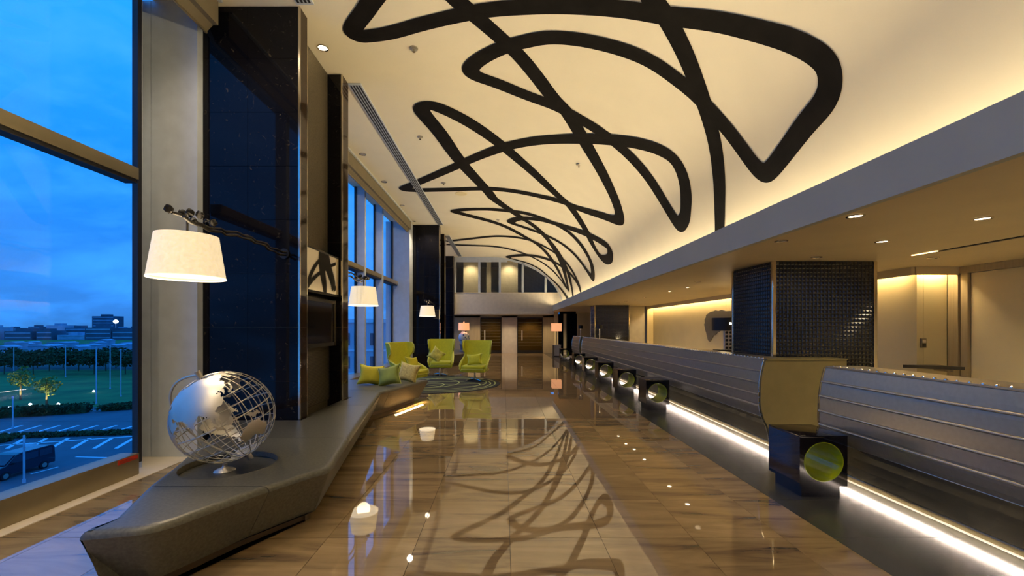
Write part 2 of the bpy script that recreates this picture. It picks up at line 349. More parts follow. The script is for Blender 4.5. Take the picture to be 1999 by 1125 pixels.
for idx, (k, P) in enumerate(RIB.items()):
    pts = catmull(P)
    for _ in range(6): pts = [pts[0]] + [tuple((pts[i-1][c]+2*pts[i][c]+pts[i+1][c])/4 for c in (0, 1)) for i in range(1, len(pts)-1)] + [pts[-1]]
    b = MB(); bm = b.bm; prev = None; dd = .008 + idx*.0015
    L = []
    for i, p in enumerate(pts):
        a, c = pts[max(i-2, 0)], pts[min(i+2, len(pts)-1)]
        tx, ty = c[0]-a[0], c[1]-a[1]; l = math.hypot(tx, ty) or 1e-6
        hw = ribw(p[1])/2
        L.append((p[0]-ty/l*hw, p[1]+tx/l*hw, p[0]+ty/l*hw, p[1]-tx/l*hw))
    for qi, q in enumerate(L):
        cur = []
        m_ = 5
        for j in range(m_):
            s_, y_ = q[0]+(q[2]-q[0])*j/(m_-1), q[1]+(q[3]-q[1])*j/(m_-1)
            x, z = vault(s_, dd+qi*2e-6); cur.append(bm.verts.new((x, y_, z)))
        if prev:
            for j in range(m_-1):
                try: bm.faces.new([prev[j], prev[j+1], cur[j+1], cur[j]])
                except ValueError: pass
        prev = cur
    # rounded elbows: discs at tight turns
    for i in range(6, len(pts)-6, 1):
        a = (pts[i][0]-pts[i-5][0], pts[i][1]-pts[i-5][1]); c = (pts[i+5][0]-pts[i][0], pts[i+5][1]-pts[i][1])
        dot = (a[0]*c[0]+a[1]*c[1])/((math.hypot(*a)*math.hypot(*c)) or 1)
        if dot < .75 and i % 2 == 0:
            hw = ribw(pts[i][1])/2; cs = vault(pts[i][0], dd+.0006+(i%40)*4e-5); cv = bm.verts.new((cs[0], pts[i][1], cs[1])); rg = []
            for q in range(20):
                x, z = vault(pts[i][0]+hw*math.cos(q*PI/10), dd+.0006+(i%40)*4e-5); rg.append(bm.verts.new((x, pts[i][1]+hw*math.sin(q*PI/10), z)))
            for q in range(20): bm.faces.new([cv, rg[q], rg[(q+1) % 20]])
    b.done('painted_line', M['ribbon'], mural)

# added fill spots without fixtures, along the flat strip behind and ahead of the camera
for y in (-6, -3.5, -1, 1.5, 4.0, 6.8, 9.5, 12.2, 15, 18, 21):
    spot('hall_fill', (-2.72, y, 5.2), 150, (1, .80, .55), 2.4, 1.0, .08)
# ---- beam (fascia), cove tray, lower ceiling
box('trim_1', 2.63, 2.69, -8, 22.5, 2.39, 2.70, M['fascia'], kind='structure')
b = MB().box(2.69, 7.1, -8, 24.6, 2.39, 2.44)
b.done('ceiling', M['low_ceiling'], kind='structure')
box('trim_2', 3.30, 3.36, -8, 22.5, 2.44, 2.75, M['ceiling'], kind='structure')
# light slot in the lower ceiling
slot = thing('light_slot', 'long dark linear slot in the lower ceiling beyond the counters', 'ceiling slot', (5.04, 3.2, 2.39))
box('housing', 5.02, 5.07, .6, 5.15, 2.382, 2.39, M['gasket'], slot)
box('light_tube', 5.0, 5.02, 4.85, 5.15, 2.380, 2.39, M['led_gold'], slot)

# ============================================================ WINDOW WALL
GX = -3.98
# near window sits a little farther in than the farther ones
box('window_sill', -4.3, -3.60, -8, 5.0, -.12, .006, M['sill'], kind='structure', bevel=.002)
box('window_sill', -4.3, -3.60, 5.0, 22.5, -.12, .08, M['sill'], kind='structure', bevel=.004)
def window(name, y0, y1, fins, rail_end, tr_end, GX=-3.98, FX=-3.73, RX=-3.60, TX=-3.75, T0=3.02, T1=3.14, ZS=.08, RT=.285):
    wn = thing(name, None, None, kind='structure')
    ys = [y0] + fins + [y1]
    for i in range(len(ys)-1):
        for z0, z1 in ((.10, T0), (T1, 5.27)):
            box('pane', GX-.012, GX, ys[i]+.02, ys[i+1]-.02, z0, z1, M['glass'], wn)
    box('bottom_rail', GX-.04, RX, y0, rail_end, ZS, RT, M['alu'], wn, bevel=.006)
    box('rail_shoe', GX-.04, RX-.06, y0, rail_end-.03, ZS, ZS+.02, M['gasket'], wn)
    box('transom', GX-.03, TX, y0, tr_end, T0, T1, M['alu'], wn, bevel=.004)
    box('transom_gasket', GX-.02, TX-.015, y0, tr_end, T0-.035, T0, M['gasket'], wn)
    for f in fins:
        box('mullion', GX, FX, f, f+.10, .08, 5.29, M['white_panel'], wn)
        box('mullion_gasket', GX-.02, GX+.03, f-.035, f, .08, 5.29, M['gasket'], wn)
    box('jamb', GX-.03, GX+.03, y1-.05, y1, .08, 5.29, M['gasket'], wn)
    return wn
window('window_1', -8, 4.46, [-6.95, -5.3, -3.65, -2.0, -.35, 1.3, 2.68], 4.29, 4.32, -3.87, -3.68, -3.72, -3.75, 3.02, 3.14, .006, .222)
MB().prism([(-3.90, 4.47), (-4.22, 4.84), (-4.19, 4.87), (-3.87, 4.50)], .006, 5.29, 'z').done('wall_left', M['white_panel'], kind='structure')
window('window_2', 6.52, 14.98, [8.02, 9.65, 11.29, 12.94], 14.9, 14.9)
window('window_3', 17.24, 22.3, [18.9, 20.5], 22.3, 22.3)
def reveal(y0, y1, xo=-4.2, xi=-3.35, zb=.08):
    rv = thing('wall_left', None, None, kind='structure')
    for x0, x1 in ((xo, xo+.14), (xo+.143, xi)):
        box('panel', x0, x1-.003, y0, y1, zb, 5.29, M['white_panel'], rv)
reveal(4.86, 4.95, -4.22, -3.54, .006); reveal(14.98, 15.5)
def pelmet(y0, y1, lab):
    p = thing('blind_pelmet', lab, 'blind box', (-3.4, y0, 4.9))
    MB().prism([(-3.60, 5.29), (-3.46, 4.93), (-3.43, 4.93), (-3.36, 5.0), (-3.30, 5.0), (-3.30, 5.29)], y0, y1, 'y').done('housing', M['pelmet'], p)
    box('blind_roll', -3.445, -3.425, y0, y1, 4.905, 4.93, M['alu'], p)
    box('ceiling_trim', -3.29, -3.25, y0, y1, 5.262, 5.29, M['white_panel'], p)
pelmet(-8, 4.86, 'folded taupe blind box at the ceiling above the nearest tall window')
pelmet(6.52, 14.98, 'long taupe blind box above the windows behind the sofa bench')
# sticker on rail
st = thing('warning_sticker', 'small red warning sticker on the end of the window rail', 'sticker', (-3.72, 4.2, .19))
box('label_strip', -3.722, -3.717, 4.05, 4.27, .17, .212, mat('red_sticker', (.5, .03, .01), .5), st)
for k in range(3): box('printed_line', -3.7175, -3.716, 4.07, 4.25-.03*k, .177+.011*k, .181+.011*k, mat('sticker_print', (.12, .02, .01), .5), st)

# ============================================================ PILLARS
def pillar(x0, x1, y0, y1, label, ncol, strip=True, zt=5.29):
    p = thing('marble_pillar', label, 'pillar', ((x0+x1)/2, y0, 0))
    box('core', x0+.01, x1-.02, y0+.018, y1, 0, zt, M['bench_base'], p)
    zs = [0, .231] + [.231+.635*k for k in range(1, 8)] + [zt]
    for c in range(ncol):
        xa, xb = x0+(x1-.02-x0)*c/ncol, x0+(x1-.02-x0)*(c+1)/ncol
        for i in range(len(zs)-1):
            if zs[i+1]-zs[i] < .02: continue
            box('tile', xa+.002, xb-.002, y0, y0+.02, zs[i]+.002, zs[i+1]-.002, M['pil'], p)
    for i in range(len(zs)-1):
        box('side_tile', x1-.02, x1-.003, y0+.022, y1-.012, zs[i]+.0012, zs[i+1]-.0012, M['brown_marble'], p)
    for (ya, yb) in ((y0-.002, y0+.022), (y1-.012, y1)):
        box('chrome_trim', x1-.02, x1, ya, yb, 0, zt, M['chrome'], p)
    return p
pillar(-3.61, -2.40, 4.95, 5.14, 'tall glossy black marble pillar beside the nearest window', 2)
pillar(-3.61, -2.41, 6.28, 6.52, 'slim black marble pillar beyond the television recess', 2)
pillar(-3.46, -2.36, 15.5, 15.75, 'black marble pillar behind the lime chair with the patterned cushion', 2)
pillar(-3.46, -2.38, 17.0, 17.24, 'narrow black marble pillar just beyond the third wall lamp', 2)
pillar(-3.3, -2.62, 22.2, 22.5, 'farthest black marble pillar against the end wall', 1)
# air slots near the pillar tops
def niche(y0, y1, wl_y):
    t = thing('wall_left', None, None, kind='structure')
    box('fabric_panel', -3.5, -2.63, y0, y1, 0, 5.29, M['bead'], t)
niche(5.142, 6.278, 0); niche(15.752, 16.998, 0)
# mirror, television, grille inside the first niche
mr_ = thing('framed_mirror', 'horizontal mirror showing the ceiling lines, between two black pillars', 'mirror', (-2.5, 5.2, 1.96))
box('frame', -2.628, -2.47, 5.16, 6.26, 1.955, 2.545, M['blackmetal'], mr_, bevel=.004)
MB().prism([(5.19, 1.985), (6.23, 1.985), (6.23, 2.515), (5.19, 2.515)], -2.47, -2.458, 'x').done('mirror_glass', mat('mirror_glass', (.62, .56, .45), .02, metal=1, noise=False), mr_)
box('edge_strip', -2.47, -2.452, 6.23, 6.262, 1.955, 2.545, M['chrome'], mr_)
tv = thing('television', 'black television screen set in the recess under the mirror', 'television', (-2.5, 5.2, 1.25))
box('casing', -2.628, -2.50, 5.16, 6.262, 1.235, 1.90, M['blackmetal'], tv, bevel=.006)
box('screen', -2.50, -2.49, 5.20, 6.20, 1.29, 1.85, mat('tv_screen', (.006, .005, .004), .08, ior=1.6), tv)
box('bezel', -2.50, -2.475, 6.20, 6.262, 1.235, 1.90, M['chrome'], tv)
gr = thing('air_grille', 'dark metal louvre grille below the television screen', 'grille', (-2.6, 5.2, .43))
box('backing', -2.628, -2.605, 5.16, 6.262, .43, 1.225, M['dark'], gr)
for k in range(38):
    z = .445 + k*.0205
    MB().prism([(-2.605, z), (-2.59, z+.003), (-2.59, z+.011), (-2.605, z+.008)], 5.17, 6.25, 'y').done('slat', M['bead'], gr)
t2 = thing('air_grille', 'dark louvre panel in the farther pillar recess', 'grille', (-2.6, 15.8, .4))
box('backing', -2.628, -2.6, 15.78, 16.98, .43, 2.4, M['dark'], t2)
for k in range(20): box('slat', -2.6, -2.585, 15.8, 16.96, .45+k*.096, .50+k*.096, M['blackmetal'], t2)

# ============================================================ CEILING FITTINGS
def vent(y0, y1, lab):
    v = thing('linear_vent', lab, 'air vent', (-2.3, y0, ZC))
    box('frame', -2.41, -2.21, y0, y1, ZC-.022, ZC-.002, M['white_panel'], v)
    for k in range(4): box('slot', -2.39+.044*k, -2.365+.044*k, y0+.03, y1-.03, ZC-.025, ZC-.021, M['gasket'], v)
vent(-3, 4.9, 'slotted ceiling vent at the top edge beside the nearest pillar')
vent(6.5, 15.45, 'long four-slot ceiling vent running beside the tall windows')
vent(17.2, 22.2, 'farthest slotted ceiling vent leading to the end wall')
def downlight(x, y, z, lab, grp, lit=True, r_=.055, nm='downlight'):
    d = thing(nm, lab, 'ceiling light', (x, y, z), grp)
    MB().lathe([(r_*1.25, z-.001), (r_*1.25, z-.008), (r_, z-.010), (r_*.92, z-.003)], (x, y), 20, False).done('rim', M['chrome'], d, smooth=30)
    MB().lathe([(r_*.92, z-.004), (.001, z-.003)], (x, y), 20, False).done('lens', M['bulb'] if lit else M['silver'], d)
def cpt(x, y, z): Y = 820*(z-1.5)/(640-y); return ((x-983)/820*Y, Y)
for x, y in ((630, 93), (708, 301), (750, 355), (785, 401), (807, 432)):
    a = cpt(x, y, ZC); downlight(a[0], a[1], ZC, 'small round downlight in the flat ceiling strip by the windows', 'window-side downlights', y == 93, .06)
for x, y in ((808, 94), (820, 267), (866, 357), (1130, 321), (972, 429)):
    dx, dz = (x-983)/820, (640-y)/820
    Y = (ZC-1.5)/dz
    s = dx*Y - X0
    if s > 0:
        a_ = (dx/EA)**2+(dz/EB)**2; b_ = 2*(-X0*dx/EA**2+(1.5-ZB)*dz/EB**2); c_ = (X0/EA)**2+((1.5-ZB)/EB)**2-1
        Y = (-b_+math.sqrt(b_*b_-4*a_*c_))/(2*a_)
    X, Z = dx*Y, 1.5+dz*Y
    d = thing('sprinkler', 'tiny round sprinkler head on the pale ceiling', 'sprinkler', (X, Y, Z), 'ceiling sprinklers')
    MB().lathe([(.055, Z), (.055, Z-.012), (.03, Z-.02)], (X, Y), 16).done('plate', M['silver'], d)
    MB().lathe([(.012, Z-.018), (.012, Z-.045), (.022, Z-.048), (.022, Z-.052)], (X, Y), 10).done('head', M['chrome'], d)
a = cpt(900, 378, ZC); d = thing('ceiling_speaker', 'flat round speaker disc in the ceiling between black lines', 'speaker', (a[0], a[1], ZC))
MB().lathe([(.17, ZC), (.17, ZC-.012), (.15, ZC-.016), (.001, ZC-.016)], a, 28).done('grille', M['cream'], d)
low = [(1670, 421), (1918, 426), (1722, 471), (1525, 470), (1594, 502), (1384, 507), (1342, 561), (1307, 569), (1258, 581), (1238, 585.5), (1222, 588), (1207, 591.5), (1822, 503), (1362, 550)]
for x, y in low:
    a = cpt(x, y, 2.39)
    if a[1] > 20 or a[0] < 2.75: continue
    lit = (x, y) in ((1918, 426), (1722, 471), (1342, 561), (1307, 569), (1258, 581), (1238, 585.5), (1222, 588), (1207, 591.5), (1670, 421))
    own = {(1670, 421): 'lit downlight close behind the beam edge, above the nearest counter', (1918, 426): 'lit downlight nearest the camera in the lower ceiling', (1722, 471): 'lit downlight in the lower ceiling between the beam and the light slot', (1594, 502): 'unlit fitting in the lower ceiling right above the big mosaic column', (1525, 470): 'unlit fitting near the beam edge, before the big mosaic column', (1822, 503): 'unlit ceiling fitting beside the end of the light slot'}.get((x, y))
    if own: downlight(a[0], a[1], 2.39, own, None, lit, .05, 'downlight' if lit else 'ceiling_fitting')
    else: downlight(a[0], a[1], 2.39, 'lit round downlight in the lower ceiling above the counters' if lit else 'unlit round ceiling fitting in the lower ceiling above the counters', 'lower ceiling downlights lit' if lit else 'lower ceiling fittings unlit', lit, .05, 'downlight' if lit else 'ceiling_fitting')
    spot('downlight_beam', (a[0], a[1], 2.37), 26 if lit else 8, (1, .76, .45), 2.4, .9, .05)

# ============================================================ END WALL
YM, YF = 22.5, 24.6
def arch(x):
    if x <= X0: return ZC
    u = (x-X0)/EA
    return ZB+EB*math.sqrt(max(0, 1-u*u))
box('wall_far', -4.2, 2.69, YM, YM+.25, 2.27, 3.34, M['mezz'], kind='structure')
b = MB(); 
b.prism([(2.691, 2.70), (2.691, 3.34), (3.02, 3.34), (3.14, 2.95), (3.17, 2.70)], YM, YM+.25, 'y')
b.done('wall_far', M['mezz'], kind='structure')
box('trim_3', -4.2, 2.69, YM-.02, YF, 2.22, 2.27, M['mezz'], kind='structure')
mw = thing('window_4', None, None, kind='structure')
box('sill', -2.6, 3.05, YM-.03, YM+.1, 3.34, 3.38, M['sill'], mw)
box('head_rail', -2.6, .2, YM, YM+.1, 5.02, 5.29, M['white_panel'], mw)
xs = [-2.6, -1.30, -.20, 1.03, 2.26, 3.0]
for i in range(5):
    x0, x1 = xs[i], xs[i+1]
    pts = [(x0, 3.38)] + [(x1-.01, 3.38)] + [(x1-.01-(x1-.01-x0)*k/8, min(5.02, arch(x1-.01-(x1-.01-x0)*k/8)-.02)) for k in range(9)]
    MB().prism(pts, YM+.04, YM+.05, 'y').done('pane', M['glass'], mw)
for x in xs[:-1]:
    box('mullion', x-.06, x+.06, YM-.01, YM+.09, 3.38, min(5.05, arch(x+.06)), M['white_panel'], mw)
# arch edging
ap = [(x_, arch(x_)) for x_ in [X0+(EA-.05)*k/30 for k in range(31)]]
MB().prism(ap + [(p[0]-.03, p[1]-.09) for p in ap[::-1]], YM-.01, YM+.08, 'y').done('arch_frame', M['white_panel'], mw)
# room behind the gallery glass
gl = thing('wall_gallery', None, None, kind='structure')
box('side_panel', -4.3, -4.2, YM+.1, 26.5, 3.2, 5.4, M['dark'], gl); box('side_panel', 3.4, 3.5, YM+.1, 26.5, 3.2, 5.4, M['dark'], gl)
box('back_panel', -4.2, 3.4, 26.4, 26.5, 3.2, 5.4, M['taupe'], gl)
box('gallery_floor', -4.2, 3.4, YM+.25, 26.5, 3.2, 3.3, M['dark'], gl)
box('gallery_ceiling', -4.2, 3.4, YM+.1, 26.5, 5.29, 5.4, M['mezz'], gl)
for x0, x1 in ((-2.25, -1.35), (-.95, -.70), (-.15, .80)):
    box('partition', x0, x1, YM+1.0, YM+1.06, 3.3, 5.29, M['taupe'], gl)
for x in (-1.85, .3):
    downlight(x, YM+.6, 5.28, 'bright downlight behind the gallery glass at the far end', 'gallery downlights', True, .08)
    spot('gallery_beam', (x, YM+.55, 5.2), 110, (1, .85, .55), 2.3, .8, .08)
# lower end wall
lw = thing('wall_far', None, None, kind='structure')
for x0, x1 in ((-4.2, -1.36), (-.12, .80), (2.30, 2.95)):
    n_ = max(1, round((x1-x0)/.75))
    for k in range(n_): box('panel', x0+(x1-x0)*k/n_+.004, x0+(x1-x0)*(k+1)/n_-.004, YF, YF+.08, 0, 2.22, M['taupe'] if x0 != -.12 else M['mezz'], lw)
box('panel', 2.95, 7.2, YF, YF+.08, 0, 2.39, M['cream'], lw)
box('header', -4.2, 2.95, YF, YF+.07, 2.1, 2.22, M['taupe'], lw)
box('baseboard_far', -4.2, -1.40, YF-.012, YF, 0, .06, M['mezz'], kind='structure')
dg = glass_mat('smoked_glass', (.55, .46, .27), .7)
for nm, x0, x1, hx in (('door_1', -1.36, -.12, -1.10), ('door_2', .80, 2.30, 1.08)):
    d = thing(nm, None, None, kind='structure')
    for (a0, a1) in ((x0, x0+.05), (x1-.05, x1)): box('jamb', a0, a1, YF-.02, YF+.1, 0, 2.1, M['blackmetal'], d)
    box('head', x0+.05, x1-.05, YF-.02, YF+.1, 2.02, 2.1, M['blackmetal'], d)
    box('leaf', x0+.05, x1-.05, YF+.02, YF+.035, .18, 2.02, dg, d)
    box('kick_plate', x0+.05, x1-.05, YF+.01, YF+.045, 0, .18, M['blackmetal'], d)
    for k in range(9): box('etched_band', x0+.06, x1-.06, YF+.014, YF+.019, .45+k*.17, .455+k*.17+.012, M['alu'], d)
    box('handle', hx-.03, hx+.03, YF-.06, YF-.03, .75, 1.35, M['sill'], d)
    box('handle_mount', hx-.01, hx+.01, YF-.03, YF+.02, .80, .84, M['chrome'], d)
vb = thing('wall_vestibule', None, None, kind='structure')
box('side', -2.1, -2, YF+.1, YF+1.7, 0, 2.3, M['taupe'], vb); box('side', 3, 3.1, YF+.1, YF+1.7, 0, 2.3, M['taupe'], vb)
box('back', -2, 3, YF+1.6, YF+1.7, 0, 2.3, M['taupe'], vb)
box('ceiling_panel', -2, 3, YF+.1, YF+1.7, 2.2, 2.3, M['taupe'], vb)
box('floor_panel', -2, 3, YF+.1, YF+1.7, -.1, 0, M['brown_marble'], vb)
spot('vestibule_beam', (1.6, YF+.9, 2.15), 60, WARM, 2.4, .9, .06)
spot('vestibule_beam', (-.7, YF+.9, 2.15), 30, WARM, 2.4, .9, .06)
for x in (-1.6, .35, 2.55): spot('under_gallery_beam', (x, 23.7, 2.2), 100, WARM, 2.2, .9, .05)
# dark portal at the end of the counters
pt = thing('marble_portal', 'tall black marble jamb at the far end of the counters', 'portal', (3.2, 22.8, 0))
for (a0, a1, yy) in ((3.05, 3.32, 23.3), (3.42, 3.95, 22.6)):
    box('jamb', a0, a1, yy, yy+.3, 0, 2.25, M['pil'], pt)
box('lintel', 3.05, 3.95, 22.9, 23.3, 2.25, 2.385, M['pil'], pt)

# ============================================================ RIGHT WALL AND BACK
rw = thing('wall_right', None, None, kind='structure')
ys = [6.3, 9.0, 11.7, 14.4, 17.4]
for i in range(4): box('panel', 6.2, 6.3, ys[i]+.003, ys[i+1]-.003, 0, 2.39, M['cream'], rw)
box('return_panel', 6.301, 6.65, 6.30, 6.40, 0, 2.39, M['cream'], rw)
box('cove_pelmet', 5.97, 6.02, 6.15, 17.4, 2.275, 2.39, M['low_ceiling'], rw)
box('cove_pelmet', 6.02, 6.65, 6.13, 6.17, 2.275, 2.39, M['low_ceiling'], rw)
box('wall_right', 6.75, 6.85, -8, 6.3, 0, 2.44, M['cream'], kind='structure')
dr = thing('door_3', None, None, kind='structure')
for a0, a1, xx in ((6.22, 6.30, 6.66), (6.14, 6.20, 6.64), (6.03, 6.12, 6.66)): box('jamb', xx, 6.75, a0, a1, 0, 2.29, M['taupe'], dr)
box('head', 6.66, 6.75, 2.5, 6.30, 2.29, 2.388, M['taupe'], dr)
box('leaf', 6.70, 6.745, 2.6, 6.02, 0, 2.285, M['cream'], dr)
nr = thing('wall_right', None, None, kind='structure')
box('return_panel', 4.6, 5.88, 17.5, 17.6, 0, 2.39, M['mezz'], nr)
box('return_panel', 5.95, 6.2, 17.40, 17.5, 0, 2.39, M['cream'], nr)
box('niche_panel', 5.88, 5.95, 17.8, 17.9, 0, 2.39, M['taupe'], nr)
spot('niche_beam', (5.4, 17.2, 2.3), 6, WARM, 1.3, .9, .04)
box('wall_right', 7.0, 7.1, -8, 24.6, 0, 2.44, M['cream'], kind='structure')
for y in (-6, -4, -2, 0, 2, 4): spot('staff_side_fill', (5.6, y, 2.36), 70, (1, .80, .46), 2.5, .9, .05)  # both rows are added fill spots without fixtures, brightening the staff side
for y in (8.5, 11, 13.5, 16): spot('staff_side_fill', (4.9, y, 2.36), 22, (1, .76, .42), 2.5, .9, .05)
# unseen near end of the hall
box('wall_back', -4.2, 7.1, -8.1, -8.0, 0, 5.4, M['cream'], kind='structure')
# ============================================================ MOSAIC COLUMNS
def column(y0, y1, label):
    x0, x1, zt = 3.59, 4.99, 2.389
    p = thing('mosaic_column', label, 'column', ((x0+x1)/2, (y0+y1)/2, 0))
    box('core', x0+.02, x1-.02, y0+.02, y1-.02, 0, zt, M['gasket'], p)
    def studs(name, org, u, v, nrm, nu, nv, du, dv):
        b = MB(); bm = b.bm; org, u, v, nrm = map(Vector, (org, u, v, nrm))
        for i in range(nu):
            for j in range(nv):
                o = org + u*(i*du) + v*(j*dv); g = .004
                q = [bm.verts.new(o + u*a + v*c) for a, c in ((g, g), (du-g, g), (du-g, dv-g), (g, dv-g))]
                t = [bm.verts.new(o + u*a + v*c + nrm*.009) for a, c in ((du*.32, dv*.32), (du*.68, dv*.32), (du*.68, dv*.68), (du*.32, dv*.68))]
                for k in range(4): bm.faces.new([q[k], q[(k+1) % 4], t[(k+1) % 4], t[k]])
                bm.faces.new(t)
        b.done(name, M['mosaic'], p, kind='stuff')
    nu = 26; du = (x1-x0-.10)/nu; nv = 44; dv = zt/nv
    studs('mosaic_studs', (x0+.05, y0+.02, 0), (1, 0, 0), (0, 0, 1), (0, -1, 0), nu, nv, du, dv)
    ns = max(4, round((y1-y0-.10)/du)); ds = (y1-y0-.10)/ns
    studs('mosaic_studs', (x0+.02, y1-.05, 0), (0, -1, 0), (0, 0, 1), (-1, 0, 0), ns, nv, ds, dv)
    for (a, c) in ((x0, y0), (x1-.05, y0), (x0, y1-.05), (x1-.05, y1-.05)):
        box('corner_trim', a, a+.05, c, c+.05, 0, zt, M['chrome'], p, bevel=.012)
    return p
column(5.60, 6.62, 'big black studded mosaic column behind the gap in the counters')
column(16.6, 17.4, 'smaller-looking black mosaic column farther down behind the counter')

# ============================================================ RECEPTION COUNTERS
PROF = [(3.222, 1.10), (3.196, 1.01), (3.178, .925), (3.166, .835), (3.160, .744), (3.156, .655), (3.157, .565), (3.166, .50), (3.180, .44), (3.206, .36), (3.240, .295), (3.268, .20), (3.290, .095)]
def prof_x(z):
    for a, b_ in zip(PROF, PROF[1:]):
        if b_[1] <= z <= a[1]: return a[0]+(b_[0]-a[0])*(a[1]-z)/(a[1]-b_[1])
    return PROF[-1][0]
def counter(y0, y1, label, end_x, nstud_single):
    c = thing('reception_counter', label, 'counter', (3.3, (y0+y1)/2, 0))
    RZ = [1.10, .962, .82, .672, .536, .40, .095]
    for a, b_ in zip(RZ, RZ[1:]):
        zs = sorted({a, b_} | {z for _, z in PROF if b_ < z < a}, reverse=True)
        pts = [(prof_x(z), z) for z in zs]
        g = .0015
        pts = [(pts[0][0], pts[0][1]-g)] + pts[1:-1] + [(pts[-1][0], pts[-1][1]+g)]
        MB().prism(pts + [(x+.03, z) for x, z in pts[::-1]], y0, y1, 'y').done('front_panel', M['counter'] if a > .41 else M['counter_low'], c)
    for z in RZ[1:5]:
        x = prof_x(z); MB().tube([(x-.002, y0, z), (x-.002, y1, z)], .012, 10).done('rib', M['wire'], c, smooth=40)
    x = prof_x(.40); MB().tube([(x+.002, y0, .40), (x+.002, y1, .40)], .004, 8).done('seam', M['wire'], c)
    box('toe_trim', 3.286, 3.325, y0, y1, .083, .095, M['wire'], c)
    box('body', 3.345, 3.55, y0+.01, y1-.01, .10, 1.085, M['counter_top'], c)
    box('top_rail', 3.218, 3.57, y0, y1, 1.10, 1.118, M['counter'], c, bevel=.003)
    box('kick_board', 3.40, 3.55, y0+.02, y1-.02, 0, .10, M['counter_end'], c)
    box('light_strip', 3.33, 3.345, y0+.05, y1-.05, .084, .092, M['led'], c)
    if end_x:   # broad end panel that returns behind
        pts = [(x+.004, z) for x, z in PROF] + [(3.55, .095), (3.55, 0.0), (end_x, 0.0), (end_x, 1.10)]
        MB().prism(pts, y0-.035, y0-.002, 'y').done('end_panel', M['counter_end'], c)
        box('end_cap', 3.235, end_x, y0-.05, y0+.25, 1.10, 1.12, M['counter_end'], c, bevel=.003)
        box('end_return', end_x-.35, end_x-.002, y0, y0+.25, 1.03, 1.10, M['counter_end'], c)
    for yy in (y0-.008, y1+.008):
        MB().tube([(x-.004, yy, z) for x, z in PROF], .009, 8).done('edge_trim', M['chrome'], c, smooth=40)
    # studs
    sb = MB(); sb.lathe([(.013, 0), (.011, .008), (.001, .012)], (0, 0), 8, False)
    sme = None
    n = int((y1-y0)/.08); rest = MB()
    for i in range(n):
        y = y0+.03+i*.08
        if i < nstud_single:
            if sme is None:
                o = sb.done('stud', M['stud'], c, world=False); sme = o.data; o.location = (3.232-3.3, y-(y0+y1)/2, 1.118)
            else:
                o = bpy.data.objects.new('stud', sme); C.objects.link(o); o.parent = c; o.location = (3.232-3.3, y-(y0+y1)/2, 1.118)
        else:
            rest.lathe([(.013, 1.118), (.010, 1.127), (.001, 1.130)], (3.232, y), 6, False)
    if n > nstud_single: rest.done('small_studs', M['stud'], c, kind='stuff')
    else: rest.bm.free()
    es = MB()
    for i in range(11):
        z = .36+i*.07; es.lathe([(.008, -.004), (.006, .002)], (0, 0), 6)
        for v in es.bm.verts:
            if not v.tag: v.co = Vector((prof_x(z)-.004 + v.co.x*.6, y0-.012 + v.co.z*-1-.008, z + v.co.y)); v.tag = True
    es.done('edge_studs', M['stud'], c, kind='stuff')
    return c
counter(-4.0, 4.20, 'nearest grey ribbed reception counter with studded top edge', None, 103)
counter(5.20, 17.0, 'long ribbed reception counter running past the row of cube stools', 4.22, 40)
counter(17.55, 19.4, 'short ribbed reception counter at the far end of the row', 4.22, 0)
area('counter_strip_glow', (3.31, .2, .078), .03, 8.0, 38, (1, .80, .66), (0, .5, 0))
area('counter_strip_glow', (3.31, 11.1, .078), .03, 11.8, 54, (1, .80, .66), (0, .5, 0))
area('counter_strip_glow', (3.31, 18.5, .078), .03, 1.8, 8, (1, .80, .66), (0, .5, 0))

# ============================================================ CUBE STOOLS
def stool():
    W_, D_, Hh, Z0, R_ = .42, .43, .43, .104, .174
    t = thing('cube_stool', None, 'stool', (0, 0, 0), 'black cube stools along the counters')
    b = MB(); bm = b.bm; cz = Z0+.215; n = 64
    def sq(k):
        a = 2*PI*k/n; cx, cz_ = math.cos(a), math.sin(a); m_ = max(abs(cx), abs(cz_))
        return cx/m_*W_/2, cz_/m_*Hh/2
    rings = []
    for y in (0, D_):
        rings.append([bm.verts.new((R_*math.cos(2*PI*k/n), y, cz+R_*math.sin(2*PI*k/n))) for k in range(n)])
        rings.append([bm.verts.new((sq(k)[0], y, cz+sq(k)[1])) for k in range(n)])
    f0, s0, f1, s1 = rings
    for k in range(n):
        j = (k+1) % n
        bm.faces.new([f0[k], f0[j], s0[j], s0[k]]); bm.faces.new([f1[k], s1[k], s1[j], f1[j]])
        bm.faces.new([s0[k], s0[j], s1[j], s1[k]]); bm.faces.new([f0[k], f1[k], f1[j], f0[j]])
    b.done('body', M['lacquer'], t, smooth=30)
    b = MB(); bm = b.bm
    A = [[bm.verts.new((r_*math.cos(2*PI*k/n), y, cz+r_*math.sin(2*PI*k/n))) for k in range(n)] for r_, y in ((R_-.0005, -.002), (R_-.0005, D_+.002), (R_-.006, D_+.002), (R_-.006, -.002))]
    for i in range(4):
        for k in range(n): bm.faces.new([A[i][k], A[i][(k+1) % n], A[(i+1) % 4][(k+1) % n], A[(i+1) % 4][k]])
    b.done('tube_lining', M['lime_gloss'], t, smooth=30)
    box('top_slab', -.211, .211, -.001, D_+.001, Z0+Hh, Z0+Hh+.018, M['lacquer'], t, bevel=.003)
    box('plinth', -.17, .17, .035, D_-.035, 0, Z0, M['lacquer'], t)
    return t
s0 = stool()
